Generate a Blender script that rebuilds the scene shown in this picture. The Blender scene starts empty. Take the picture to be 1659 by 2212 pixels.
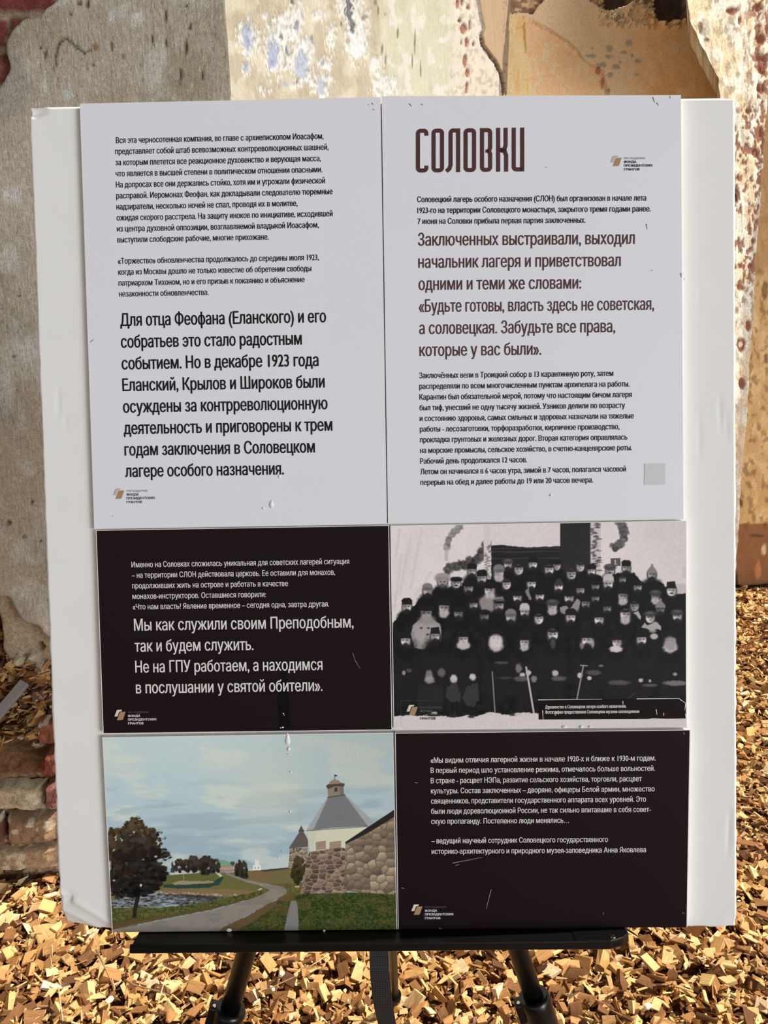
import bpy, bmesh, math, random
import numpy as np
from mathutils import Matrix, Vector
random.seed(7)
RNG = np.random.default_rng(11)
SC = bpy.context.scene
COL = SC.collection

# ---------------------------------------------------------------- camera
F_PX, CX, CY = 1661.0, 829.5, 1106.0
PITCH = math.radians(13.0)
CAM_Z = 1.5
cam_data = bpy.data.cameras.new('camera')
cam = bpy.data.objects.new('camera', cam_data)
COL.objects.link(cam)
cam.location = (0, 0, CAM_Z)
cam.rotation_euler = (math.pi / 2 - PITCH, 0, 0)
cam_data.sensor_fit = 'VERTICAL'
cam_data.sensor_height = 24.0
cam_data.lens = 24.0 * F_PX / 2212.0
cam_data.clip_start = 0.02
cam_data.clip_end = 200
SC.camera = cam
CF = np.array([0, math.cos(PITCH), -math.sin(PITCH)])
CU = np.array([0, math.sin(PITCH), math.cos(PITCH)])
CR = np.array([1.0, 0, 0])
CO = np.array([0, 0, CAM_Z])

# ---------------------------------------------------------------- light
SUN_DIR = Vector((0.58, 0.17, 0.80)).normalized()      # towards the sun
SUN_STRENGTH = 6.2
SKY_STRENGTH = 1.8
SKY_BASE, SKY_GLOW = 0.40, 14.0
SC.view_settings.view_transform = 'Standard'
SC.view_settings.look = 'None'
SC.view_settings.gamma = 1.0
SC.view_settings.use_curve_mapping = False
SC.view_settings.exposure = 0.20
world = bpy.data.worlds.new('sky')
SC.world = world
world.use_nodes = True
wn = world.node_tree
for n in list(wn.nodes):
    wn.nodes.remove(n)
w_out = wn.nodes.new('ShaderNodeOutputWorld')
w_bg = wn.nodes.new('ShaderNodeBackground')
w_tc = wn.nodes.new('ShaderNodeTexCoord')
w_sep = wn.nodes.new('ShaderNodeSeparateXYZ')
w_ramp = wn.nodes.new('ShaderNodeValToRGB')
wn.links.new(w_tc.outputs['Generated'], w_sep.inputs[0])
wn.links.new(w_sep.outputs['Z'], w_ramp.inputs[0])
# the open side of the ruin, front right, is the bright part of the sky
w_dot = wn.nodes.new('ShaderNodeVectorMath'); w_dot.operation = 'DOT_PRODUCT'
w_dot.inputs[1].default_value = Vector((0.68, -0.70, 0.16)).normalized()
w_pow = wn.nodes.new('ShaderNodeMath'); w_pow.operation = 'POWER'; w_pow.inputs[1].default_value = 60.0
w_max = wn.nodes.new('ShaderNodeMath'); w_max.operation = 'MAXIMUM'; w_max.inputs[1].default_value = 0.0
w_mad = wn.nodes.new('ShaderNodeMath'); w_mad.operation = 'MULTIPLY_ADD'; w_mad.inputs[1].default_value = SKY_GLOW; w_mad.inputs[2].default_value = SKY_BASE
w_mul = wn.nodes.new('ShaderNodeVectorMath'); w_mul.operation = 'SCALE'
wn.links.new(w_tc.outputs['Generated'], w_dot.inputs[0]); wn.links.new(w_dot.outputs['Value'], w_max.inputs[0]); wn.links.new(w_max.outputs[0], w_pow.inputs[0])
wn.links.new(w_pow.outputs[0], w_mad.inputs[0]); wn.links.new(w_mad.outputs[0], w_mul.inputs['Scale']); wn.links.new(w_ramp.outputs[0], w_mul.inputs[0])
wn.links.new(w_mul.outputs[0], w_bg.inputs[0])
wn.links.new(w_bg.outputs[0], w_out.inputs[0])
w_ramp.color_ramp.elements[0].position = 0.0
w_ramp.color_ramp.elements[0].color = (0.94, 0.965, 1.0, 1)
w_ramp.color_ramp.elements[1].position = 0.55
w_ramp.color_ramp.elements[1].color = (0.12, 0.14, 0.17, 1)
w_bg.inputs[1].default_value = SKY_STRENGTH
sun_data = bpy.data.lights.new('sun', 'SUN')
sun_data.energy = SUN_STRENGTH
sun_data.angle = math.radians(0.6)
sun_data.color = (1.0, 0.91, 0.76)
sun = bpy.data.objects.new('sun', sun_data)
COL.objects.link(sun)
sun.location = (6, 1, 6)
sun.rotation_euler = SUN_DIR.to_track_quat('Z', 'Y').to_euler()

# ---------------------------------------------------------------- helpers
def ray(px, py):
    return CF + CR * ((px - CX) / F_PX) - CU * ((py - CY) / F_PX)

def hit(px, py, p0, n):
    d = ray(px, py); n = np.asarray(n, float); p0 = np.asarray(p0, float)
    return CO + d * (np.dot(p0 - CO, n) / np.dot(d, n))

def on_y(px, py, y):
    return hit(px, py, (0, y, 0), (0, 1, 0))

def project(P):
    q = np.asarray(P, float) - CO
    dz = q @ CF
    return np.stack([CX + F_PX * (q @ CR) / dz, CY - F_PX * (q @ CU) / dz], -1)

def lin(c):
    c = np.asarray(c, float) / 255.0
    return np.where(c <= 0.04045, c / 12.92, ((c + 0.055) / 1.055) ** 2.4)

def tag(o, label=None, cat=None, group=None, kind=None):
    if label: o['label'] = label
    if cat: o['category'] = cat
    if group: o['group'] = group
    if kind: o['kind'] = kind
    return o

def link(o, parent=None):
    COL.objects.link(o)
    if parent is not None:
        o.parent = parent
    return o

def empty(name, loc=(0, 0, 0), parent=None):
    o = bpy.data.objects.new(name, None)
    o.empty_display_size = 0.05
    o.location = loc
    return link(o, parent)

def mesh(name, verts, faces, mats=None, parent=None, mat_idx=None, smooth=False):
    me = bpy.data.meshes.new(name)
    me.from_pydata([tuple(map(float, v)) for v in verts], [], [tuple(map(int, f)) for f in faces])
    for m in (mats if isinstance(mats, (list, tuple)) else [mats]):
        if m: me.materials.append(m)
    if mat_idx is not None:
        me.polygons.foreach_set('material_index', np.asarray(mat_idx, np.int32))
    if smooth:
        me.polygons.foreach_set('use_smooth', np.ones(len(me.polygons), bool))
    me.update()
    return link(bpy.data.objects.new(name, me), parent)

def quad_mesh(name, verts, quads, mats, parent=None, mat_idx=None, col=None, smooth=False):
    """fast builder for big meshes of quads"""
    verts = np.asarray(verts, np.float32); quads = np.asarray(quads, np.int32)
    me = bpy.data.meshes.new(name)
    me.vertices.add(len(verts)); me.vertices.foreach_set('co', verts.ravel())
    me.loops.add(quads.size); me.loops.foreach_set('vertex_index', quads.ravel())
    me.polygons.add(len(quads))
    me.polygons.foreach_set('loop_start', np.arange(0, quads.size, 4, dtype=np.int32))
    me.polygons.foreach_set('loop_total', np.full(len(quads), 4, np.int32))
    for m in (mats if isinstance(mats, (list, tuple)) else [mats]):
        me.materials.append(m)
    if mat_idx is not None:
        me.polygons.foreach_set('material_index', np.asarray(mat_idx, np.int32))
    me.polygons.foreach_set('use_smooth', np.full(len(quads), smooth, bool))
    if col is not None:
        a = me.color_attributes.new('Col', 'FLOAT_COLOR', 'POINT')
        c4 = np.ones((len(verts), 4), np.float32); c4[:, :3] = col
        a.data.foreach_set('color', c4.ravel())
    me.update(calc_edges=True)
    me.validate()
    return link(bpy.data.objects.new(name, me), parent)

def grid_quads(nu, nv, off=0):
    i = np.arange(nu - 1)[None, :] + np.arange(nv - 1)[:, None] * nu + off
    i = i.ravel()
    return np.stack([i, i + 1, i + 1 + nu, i + nu], 1)

def vnoise(x, y, seed=0):
    x = np.asarray(x, float); y = np.asarray(y, float)
    xi = np.floor(x).astype(np.int64); yi = np.floor(y).astype(np.int64)
    fx = x - xi; fy = y - yi
    fx = fx * fx * (3 - 2 * fx); fy = fy * fy * (3 - 2 * fy)
    def h(a, b):
        n = (a * 374761393 + b * 668265263 + seed * 974711) & 0xffffffff
        n = ((n ^ (n >> 13)) * 1274126177) & 0xffffffff
        return ((n ^ (n >> 16)) & 0xffff) / 65535.0
    return (h(xi, yi) * (1 - fx) + h(xi + 1, yi) * fx) * (1 - fy) + (h(xi, yi + 1) * (1 - fx) + h(xi + 1, yi + 1) * fx) * fy

def fbm(x, y, seed=0, octv=4):
    s = 0; a = 0.5; t = 0
    for k in range(octv):
        s = s + a * vnoise(x * 2 ** k, y * 2 ** k, seed + k * 17); t += a; a *= 0.5
    return s / t

def inside(px, py, poly):
    px = np.asarray(px, float); py = np.asarray(py, float)
    r = np.zeros(px.shape, bool); n = len(poly)
    for i in range(n):
        x1, y1 = poly[i]; x2, y2 = poly[(i + 1) % n]
        if y1 == y2: continue
        c = ((y1 > py) != (y2 > py)) & (px < (x2 - x1) * (py - y1) / (y2 - y1) + x1)
        r ^= c
    return r

def sstep(a, b, x):
    t = np.clip((x - a) / (b - a), 0, 1)
    return t * t * (3 - 2 * t)

def mix(c, d, m):
    return c * (1 - m[..., None]) + np.asarray(d, float) * m[..., None]

def blob(px, py, cx, cy, rx, ry, soft=0.35, wob=0.5, seed=1, f=0.12):
    d = np.sqrt(((px - cx) / rx) ** 2 + ((py - cy) / ry) ** 2) + wob * (fbm(px * f, py * f, seed, 3) - 0.5)
    return 1 - sstep(1 - soft, 1 + soft * 0.3, d)

# ---------------------------------------------------------------- materials
def new_mat(name, rough=0.6, spec=0.5):
    m = bpy.data.materials.new(name); m.use_nodes = True
    b = m.node_tree.nodes['Principled BSDF']
    b.inputs['Roughness'].default_value = rough
    b.inputs['Specular IOR Level'].default_value = spec
    return m, m.node_tree, b

def flat(name, srgb, rough=0.6, spec=0.4, metal=0.0, noise=0.0, nscale=60, bump=0.0):
    m, t, b = new_mat(name, rough, spec)
    c = lin(srgb)
    b.inputs['Metallic'].default_value = metal
    tc = t.nodes.new('ShaderNodeTexCoord'); nz = t.nodes.new('ShaderNodeTexNoise')
    nz.inputs['Scale'].default_value = nscale; nz.inputs['Detail'].default_value = 5
    t.links.new(tc.outputs['Object'], nz.inputs['Vector'])
    r = t.nodes.new('ShaderNodeValToRGB')
    r.color_ramp.elements[0].position = 0.3; r.color_ramp.elements[1].position = 0.7
    r.color_ramp.elements[0].color = (*np.clip(c * (1 - noise), 0, 1), 1)
    r.color_ramp.elements[1].color = (*np.clip(c * (1 + noise), 0, 1), 1)
    t.links.new(nz.outputs[0], r.inputs[0]); t.links.new(r.outputs[0], b.inputs['Base Color'])
    if bump:
        bp = t.nodes.new('ShaderNodeBump'); bp.inputs['Strength'].default_value = bump; bp.inputs['Distance'].default_value = 0.002
        t.links.new(nz.outputs[0], bp.inputs['Height']); t.links.new(bp.outputs[0], b.inputs['Normal'])
    return m

def attr_mat(name, rough=0.6, spec=0.3):
    m, t, b = new_mat(name, rough, spec)
    a = t.nodes.new('ShaderNodeAttribute'); a.attribute_name = 'Col'
    t.links.new(a.outputs['Color'], b.inputs['Base Color'])
    return m

def masonry_mat(name, streak=0.0, speck=0.25, bump=0.6):
    """pigment from the mesh, plus fine grain, vertical scratches and relief"""
    m, t, b = new_mat(name, 0.92, 0.15)
    N, L = t.nodes, t.links
    a = N.new('ShaderNodeAttribute'); a.attribute_name = 'Col'
    tc = N.new('ShaderNodeTexCoord')
    n1 = N.new('ShaderNodeTexNoise'); n1.inputs['Scale'].default_value = 90; n1.inputs['Detail'].default_value = 8; n1.inputs['Roughness'].default_value = 0.7
    L.new(tc.outputs['Object'], n1.inputs['Vector'])
    mr = N.new('ShaderNodeMapRange'); mr.inputs[1].default_value = 0.3; mr.inputs[2].default_value = 0.7
    mr.inputs[3].default_value = 1 - speck; mr.inputs[4].default_value = 1 + speck
    L.new(n1.outputs[0], mr.inputs[0])
    mul = N.new('ShaderNodeVectorMath'); mul.operation = 'SCALE'
    L.new(a.outputs['Color'], mul.inputs[0]); L.new(mr.outputs[0], mul.inputs['Scale'])
    last = mul.outputs[0]
    n3 = N.new('ShaderNodeTexNoise'); n3.inputs['Scale'].default_value = 300; n3.inputs['Detail'].default_value = 5; n3.inputs['Roughness'].default_value = 0.65
    L.new(tc.outputs['Object'], n3.inputs['Vector'])
    m3 = N.new('ShaderNodeMapRange'); m3.inputs[1].default_value = 0.32; m3.inputs[2].default_value = 0.68
    m3.inputs[3].default_value = 1 - speck; m3.inputs[4].default_value = 1 + speck * .8
    L.new(n3.outputs[0], m3.inputs[0])
    mu3 = N.new('ShaderNodeVectorMath'); mu3.operation = 'SCALE'; L.new(last, mu3.inputs[0]); L.new(m3.outputs[0], mu3.inputs['Scale']); last = mu3.outputs[0]
    hs = N.new('ShaderNodeMath'); hs.operation = 'MULTIPLY_ADD'; hs.inputs[1].default_value = .45
    L.new(n3.outputs[0], hs.inputs[0]); L.new(n1.outputs[0], hs.inputs[2]); height = hs.outputs[0]
    if streak:
        n4 = N.new('ShaderNodeTexNoise'); n4.inputs['Scale'].default_value = 28; n4.inputs['Detail'].default_value = 10; n4.inputs['Roughness'].default_value = 0.78
        mp4 = N.new('ShaderNodeMapping'); mp4.inputs['Scale'].default_value = (1.5, 1.5, .8)
        L.new(tc.outputs['Object'], mp4.inputs['Vector']); L.new(mp4.outputs[0], n4.inputs['Vector'])
        for (p0, p1, colr, k) in ((0.60, 0.635, (0.66, 0.65, 0.61, 1), streak * .8), (0.385, 0.35, (0.24, 0.20, 0.15, 1), streak * .7)):
            q = N.new('ShaderNodeMapRange'); q.inputs[1].default_value = p0; q.inputs[2].default_value = p1; q.inputs[3].default_value = 0; q.inputs[4].default_value = k
            L.new(n4.outputs[0], q.inputs[0])
            mx = N.new('ShaderNodeMix'); mx.data_type = 'RGBA'
            L.new(q.outputs[0], mx.inputs['Factor']); L.new(last, mx.inputs['A']); mx.inputs['B'].default_value = colr
            last = mx.outputs['Result']
        mp = N.new('ShaderNodeMapping'); mp.inputs['Scale'].default_value = (150, 150, 38)
        L.new(tc.outputs['Object'], mp.inputs['Vector'])
        n2 = N.new('ShaderNodeTexNoise'); n2.inputs['Scale'].default_value = 1.0; n2.inputs['Detail'].default_value = 4
        L.new(mp.outputs[0], n2.inputs['Vector'])
        for (p0, p1, colr, k) in ((0.63, 0.69, (0.72, 0.72, 0.68, 1), streak), (0.36, 0.28, (0.12, 0.09, 0.06, 1), streak * 0.75)):
            q = N.new('ShaderNodeMapRange'); q.inputs[1].default_value = p0; q.inputs[2].default_value = p1
            q.inputs[3].default_value = 0; q.inputs[4].default_value = k
            L.new(n2.outputs[0], q.inputs[0])
            mx = N.new('ShaderNodeMix'); mx.data_type = 'RGBA'
            L.new(q.outputs[0], mx.inputs['Factor']); L.new(last, mx.inputs['A']); mx.inputs['B'].default_value = colr
            last = mx.outputs['Result']
        ad = N.new('ShaderNodeMath'); ad.operation = 'ADD'
        L.new(height, ad.inputs[0]); L.new(n2.outputs[0], ad.inputs[1]); height = ad.outputs[0]
    L.new(last, b.inputs['Base Color'])
    bp = N.new('ShaderNodeBump'); bp.inputs['Strength'].default_value = bump; bp.inputs['Distance'].default_value = 0.006
    L.new(height, bp.inputs['Height']); L.new(bp.outputs[0], b.inputs['Normal'])
    return m

M_FOAM = flat('white foam board', (236, 236, 231), 0.75, 0.25, noise=0.012, nscale=25, bump=0.03)
M_EDGE = flat('foam panel edge', (232, 230, 226), 0.8, 0.2, noise=0.02)
M_PAPER = flat('white laminated print', (229, 231, 236), 0.42, 0.35, noise=0.006, nscale=8)
M_DARK = flat('dark plum laminated print', (29, 17, 20), 0.45, 0.10, noise=0.05, nscale=6)
M_PRINT = attr_mat('photographic print', 0.45, 0.12)
M_BLACKINK = flat('black ink', (14, 11, 12), 0.5, 0.3)
M_GREYINK = flat('grey ink', (96, 92, 92), 0.5, 0.3)
M_PLUMINK = flat('plum brown ink', (80, 49, 48), 0.5, 0.3)
M_WHITEINK = flat('white lettering', (228, 224, 222), 0.5, 0.3)
M_GOLD = flat('tan emblem ink', (173, 138, 100), 0.5, 0.3)
M_SAND = flat('pale sand emblem ink', (196, 184, 164), 0.5, 0.3)
M_CREAM = flat('cream emblem ink', (226, 216, 200), 0.5, 0.3)
M_CAPTION = flat('dark caption strip print', (26, 15, 16), 0.45, 0.1)
M_GLUE = flat('white dried glue', (236, 236, 234), 0.35, 0.5)
M_WET = flat('glossy dark run mark', (7, 4, 5), 0.3, 0.12)
M_STICKER = flat('blank pale sticker', (206, 206, 206), 0.3, 0.5)
M_METAL = flat('black painted metal', (9, 9, 10), 0.34, 0.35, noise=0.1)
M_PLASTIC = flat('black plastic clamp', (11, 11, 12), 0.28, 0.4)
M_SCREW = flat('bright steel', (225, 225, 225), 0.2, 0.6, metal=1.0)
M_SCRATCH = flat('scuffed white', (150, 146, 146), 0.6, 0.3)
M_DENT = flat('grey scuff', (168, 166, 160), 0.7, 0.3)
M_ALU = flat('dull grey metal', (168, 166, 164), 0.45, 0.5, metal=0.6, noise=0.05)

def webbing_mat():
    m, t, b = new_mat('black woven webbing', 0.6, 0.4)
    N, L = t.nodes, t.links
    tc = N.new('ShaderNodeTexCoord'); ck = N.new('ShaderNodeTexChecker'); ck.inputs['Scale'].default_value = 520
    ck.inputs['Color1'].default_value = (0.006, 0.006, 0.007, 1); ck.inputs['Color2'].default_value = (0.03, 0.03, 0.032, 1)
    mp = N.new('ShaderNodeMapping'); mp.inputs['Rotation'].default_value = (0, math.radians(45), 0)
    L.new(tc.outputs['Object'], mp.inputs['Vector']); L.new(mp.outputs[0], ck.inputs['Vector']); L.new(ck.outputs[0], b.inputs['Base Color'])
    bp = N.new('ShaderNodeBump'); bp.inputs['Strength'].default_value = 0.4; bp.inputs['Distance'].default_value = 0.0006
    L.new(ck.outputs['Fac'], bp.inputs['Height']); L.new(bp.outputs[0], b.inputs['Normal'])
    return m
M_WEB = webbing_mat()

def chip_mat(name, ramp=None):
    m, t, b = new_mat(name, 0.85, 0.2)
    N, L = t.nodes, t.links
    g = N.new('ShaderNodeAttribute'); g.attribute_name = 'grain'
    mp = N.new('ShaderNodeMapping'); mp.inputs['Scale'].default_value = (40, 420, 420)
    L.new(g.outputs['Vector'], mp.inputs['Vector'])
    nz = N.new('ShaderNodeTexNoise'); nz.inputs['Scale'].default_value = 1; nz.inputs['Detail'].default_value = 3
    L.new(mp.outputs[0], nz.inputs['Vector'])
    mr = N.new('ShaderNodeMapRange'); mr.inputs[1].default_value = 0.3; mr.inputs[2].default_value = 0.7
    mr.inputs[3].default_value = 0.72; mr.inputs[4].default_value = 1.2
    L.new(nz.outputs[0], mr.inputs[0])
    mul = N.new('ShaderNodeVectorMath'); mul.operation = 'SCALE'; L.new(mr.outputs[0], mul.inputs['Scale'])
    if ramp is None:
        a = N.new('ShaderNodeAttribute'); a.attribute_name = 'Col'; L.new(a.outputs['Color'], mul.inputs[0])
    else:
        oi = N.new('ShaderNodeObjectInfo'); r = N.new('ShaderNodeValToRGB')
        r.color_ramp.elements[0].color = (*lin(ramp[0]), 1); r.color_ramp.elements[1].color = (*lin(ramp[1]), 1)
        L.new(oi.outputs['Random'], r.inputs[0]); L.new(r.outputs[0], mul.inputs[0])
    L.new(mul.outputs[0], b.inputs['Base Color'])
    bp = N.new('ShaderNodeBump'); bp.inputs['Strength'].default_value = 0.5; bp.inputs['Distance'].default_value = 0.001
    L.new(nz.outputs[0], bp.inputs['Height']); L.new(bp.outputs[0], b.inputs['Normal'])
    return m

# ================================================================ THE SETTING
# ---- floor: trodden mulch bed, chips are laid on it further down
def build_floor():
    m, t, b = new_mat('trodden mulch', 0.95, 0.1)
    N, L = t.nodes, t.links
    tc = N.new('ShaderNodeTexCoord'); vo = N.new('ShaderNodeTexVoronoi'); vo.inputs['Scale'].default_value = 55
    mp = N.new('ShaderNodeMapping'); mp.inputs['Scale'].default_value = (1, 1.5, 1)
    L.new(tc.outputs['Object'], mp.inputs[0]); L.new(mp.outputs[0], vo.inputs['Vector'])
    sx = N.new('ShaderNodeSeparateColor'); L.new(vo.outputs['Color'], sx.inputs[0])
    r = N.new('ShaderNodeValToRGB'); cr = r.color_ramp
    cr.elements[0].position = 0; cr.elements[0].color = (*lin((52, 34, 22)), 1)
    cr.elements[1].position = 1; cr.elements[1].color = (*lin((150, 112, 70)), 1)
    e = cr.elements.new(0.35); e.color = (*lin((84, 58, 36)), 1)
    e = cr.elements.new(0.7); e.color = (*lin((112, 80, 50)), 1)
    L.new(sx.outputs[0], r.inputs[0]); L.new(r.outputs[0], b.inputs['Base Color'])
    bp = N.new('ShaderNodeBump'); bp.inputs['Strength'].default_value = 0.8; bp.inputs['Distance'].default_value = 0.01
    L.new(vo.outputs['Distance'], bp.inputs['Height']); L.new(bp.outputs[0], b.inputs['Normal'])
    nu, nv = 141, 141
    x = np.linspace(-7, 7, nu); y = np.linspace(-6, 9, nv)
    X, Y = np.meshgrid(x, y)
    Z = -0.012 + 0.024 * (fbm(X * 1.3, Y * 1.3, 3) - 0.5)
    o = quad_mesh('floor', np.stack([X, Y, Z], -1).reshape(-1, 3), grid_quads(nu, nv), m)
    tag(o, kind='structure')
build_floor()

def daylight_blockers():
    """unseen vault slab and left wall, added to shape the daylight; open behind and to the right"""
    m = flat('sooty plaster of the added blockers', (150, 138, 122), 0.95, 0.1, noise=0.25, nscale=3, bump=0.4)
    for nm, lo, hi in [('blocker_ceiling', (-3.6, -4.3, 3.4), (2.6, .35, 3.7)), ('blocker_wall', (-3.9, -3.2, 0), (-3.6, 2.6, 3.4))]:  # both stand out of view, added to hold back sky and sun
        v = [(x, y, z) for x in (lo[0], hi[0]) for y in (lo[1], hi[1]) for z in (lo[2], hi[2])]
        tag(mesh(nm, v, [(0, 1, 3, 2), (4, 6, 7, 5), (0, 4, 5, 1), (2, 3, 7, 6), (0, 2, 6, 4), (1, 5, 7, 3)], m), kind='structure')
daylight_blockers()

M_PLASTER = masonry_mat('old grey plaster', streak=0.62, speck=0.24, bump=0.8)
M_CREAMPL = masonry_mat('cream limewash on plaster', streak=0.22, speck=0.10, bump=0.4)
M_OCHRE = masonry_mat('ochre plaster', streak=0.0, speck=0.14, bump=0.5)
M_BRICKISH = masonry_mat('broken brickwork', streak=0.0, speck=0.35, bump=0.9)

def sheet(name, PX, mat, depth_dir, thick, keep, col, parent=None):
    """PX: (nv,nu,3) surface points; cells whose corners are all kept stay; a back face and rim give thickness"""
    nv, nu = PX.shape[:2]
    V = PX.reshape(-1, 3); k = keep.reshape(-1)
    q = grid_quads(nu, nv)
    q = q[k[q].all(1)]
    B = V + np.asarray(depth_dir, float) * thick
    n = len(V)
    edges = {}
    for a in range(4):
        e = np.stack([q[:, a], q[:, (a + 1) % 4]], 1)
        for s, t in e:
            key = (min(s, t), max(s, t))
            if key in edges: edges[key] = None
            else: edges[key] = (s, t)
    rim = [(t, s, s + n, t + n) for v in edges.values() if v for (s, t) in [v]]
    # soften the stair-steps of the cut outline
    be = np.array([v for v in edges.values() if v]).reshape(-1, 2)
    for _ in range(4):
        acc = np.zeros((n, 3)); cnt = np.zeros(n)
        np.add.at(acc, be[:, 0], V[be[:, 1]]); np.add.at(acc, be[:, 1], V[be[:, 0]]); np.add.at(cnt, be[:, 0], 1); np.add.at(cnt, be[:, 1], 1)
        iu, iv = np.arange(n) % nu, np.arange(n) // nu
        s_ = (cnt == 2) & (iu > 0) & (iu < nu - 1) & (iv > 0) & (iv < nv - 1)
        V = V.copy(); V[s_] = .5 * V[s_] + .25 * acc[s_]
    B = V + np.asarray(depth_dir, float) * thick
    allq = np.concatenate([q, np.array(rim, np.int64).reshape(-1, 4)])
    used = np.unique(allq); mp = np.full(2 * n, -1, np.int64); mp[used] = np.arange(len(used))
    VV = np.concatenate([V, B])[used]
    C = np.concatenate([col.reshape(-1, 3), col.reshape(-1, 3) * 0.9])[used]
    o = quad_mesh(name, VV, mp[allq], mat, parent, col=C, smooth=True)
    return tag(o, kind='structure')

# ---- grey plaster pier on the left (faces the camera)
YA = 2.05
EDGE_CUT = [(-400, 1262), (-60, 1284), (0, 1290), (18, 1288), (30, 1308), (42, 1326), (47, 1340), (62, 1346), (78, 1352), (92, 1368),
            (101, 1376), (140, 1396), (260, 1420), (420, 1405), (560, 1430), (700, 1420), (700, 2400), (-400, 2400)]
BRICK_TOP = [(-400, -400), (175, -400), (150, -30), (118, 2), (92, 20), (84, 32), (78, 33), (60, 36), (35, 50), (20, 70), (12, 90), (9, 105), (18, 125),
             (22, 142), (14, 165), (0, 184), (-40, 200), (-400, 260)]

def pier_left():
    def xc(z): return -0.374 - 0.03 * (z - 2.07)
    nu, nv = 230, 470
    z = np.linspace(0.28, 2.75, nv); u = np.linspace(0, 1, nu) ** 0.85
    Z = np.repeat(z[:, None], nu, 1)
    X = -1.45 + (xc(Z) + 1.45) * u[None, :]
    Y = np.full_like(X, YA)
    P0 = np.stack([X, Y, Z], -1); px = project(P0)
    qx, qy = px[..., 0], px[..., 1]
    jx = qx + 14 * (fbm(qx / 18, qy / 18, 5) - 0.5); jy = qy + 14 * (fbm(qx / 18, qy / 18, 9) - 0.5)
    keep = ~(inside(jx, jy, EDGE_CUT) | inside(jx, jy, BRICK_TOP))
    Y = Y - 0.012 * (fbm(X * 7, Z * 5, 21) - 0.5) - 0.004 * (fbm(X * 40, Z * 22, 23) - 0.5)
    c = np.empty(X.shape + (3,)); c[:] = lin((184, 174, 156))
    c = mix(c, lin((168, 156, 136)), sstep(.45, .65, fbm(X * 5, Z * 4, 31)))
    c = mix(c, lin((196, 194, 184)), 0.8 * sstep(.56, .70, fbm(X * 9, Z * 7, 33)))
    c = mix(c, lin((150, 146, 138)), 0.7 * sstep(.56, .66, fbm(X * 3.1, Z * 2.3, 35)))
    # pale scraped patches and dark pits seen on the pier
    for (bx, by, rx, ry, colr, a) in [
            (97, 180, 5, 28, (214, 216, 212), .9), (145, 205, 14, 16, (206, 206, 198), .8), (298, 38, 14, 18, (216, 214, 204), .8),
            (243, 34, 9, 16, (206, 212, 206), .7), (30, 420, 30, 26, (206, 208, 204), .6), (20, 560, 24, 40, (200, 204, 202), .6),
            (60, 760, 22, 34, (208, 208, 202), .7), (16, 850, 18, 60, (204, 208, 206), .6), (45, 900, 14, 40, (198, 200, 196), .5), (60, 1010, 20, 30, (206, 206, 200), .5)]:
        c = mix(c, lin(colr), a * blob(qx, qy, bx, by, rx, ry, .6, .9, bx + by, .2))
    for (bx, by, rx, ry) in [(357, 36, 3, 22), (358, 92, 3, 12), (402, 100, 4, 20), (328, 85, 2, 12), (240, 100, 3, 12), (389, 165, 2.5, 22), (200, 138, 6, 4),
                             (97, 115, 3, 12), (86, 105, 5, 3), (152, 31, 4, 3), (402, 12, 5, 4), (188, 8, 4, 10), (170, 6, 7, 6), (410, 58, 3, 9), (264, 122, 3, 4),
                             (438, 160, 2, 14), (68, 1085, 4, 5), (40, 640, 5, 3), (18, 1130, 6, 8), (52, 1160, 6, 3), (30, 770, 4, 4), (86, 1170, 3, 4)]:
        m_ = blob(qx, qy, bx, by, rx, ry, .5, .5, bx, .3)
        c = mix(c, lin((84, 66, 48)), .85 * m_); Y = Y + 0.006 * m_
    m_ = blob(qx, qy, 206, 101, 9, 10, .4, .3, 4, .3); c = mix(c, lin((150, 126, 92)), m_)
    # hooked scratch
    for (a, b_) in [((122, 142), (120, 118)), ((120, 118), (127, 92)), ((127, 92), (142, 81)), ((142, 81), (158, 96)), ((158, 96), (180, 113)), ((180, 113), (196, 106))]:
        a = np.array(a, float); b_ = np.array(b_, float); d = b_ - a
        tt = np.clip(((qx - a[0]) * d[0] + (qy - a[1]) * d[1]) / (d @ d), 0, 1)
        dd = np.hypot(qx - a[0] - tt * d[0], qy - a[1] - tt * d[1]); m_ = 1 - sstep(1.5, 3.4, dd)
        c = mix(c, lin((92, 84, 72)), .8 * m_); Y = Y + 0.004 * m_
    c = c * 1.14 * np.array([.98, 1.0, 1.0])
    P = np.stack([X, Y, Z], -1)
    sheet('wall_left', P, M_PLASTER, (0, 1, 0), 0.03, keep, c)
    # core of the pier behind the plaster: mortar and brick, cut away low down on the left
    nu, nv = 150, 300
    z = np.linspace(0.0, 2.75, nv); u = np.linspace(0, 1, nu)
    Z = np.repeat(z[:, None], nu, 1); X = -1.5 + (xc(Z) - 0.01 + 1.5) * u[None, :]
    Yb = np.full_like(X, YA + 0.035)
    px = project(np.stack([X, Yb, Z], -1)); qx, qy = px[..., 0], px[..., 1]
    hole = [(-400, 1296), (-20, 1300), (2, 1322), (5, 1360), (6, 1400), (14, 1425), (28, 1438), (52, 1446), (60, 1462), (60, 2600), (-400, 2600)]
    keep = ~inside(qx + 6 * (fbm(qx / 9, qy / 9, 2) - .5), qy + 6 * (fbm(qx / 9, qy / 9, 3) - .5), hole)
    Yb = Yb - 0.05 * (fbm(X * 6, Z * 6, 41) - 0.5) - 0.02 * (fbm(X * 22, Z * 22, 43) - 0.5)
    c = np.empty(X.shape + (3,)); c[:] = lin((176, 160, 136))
    c = mix(c, lin((126, 104, 82)), sstep(.5, .62, fbm(X * 9, Z * 9, 45)))
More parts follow.
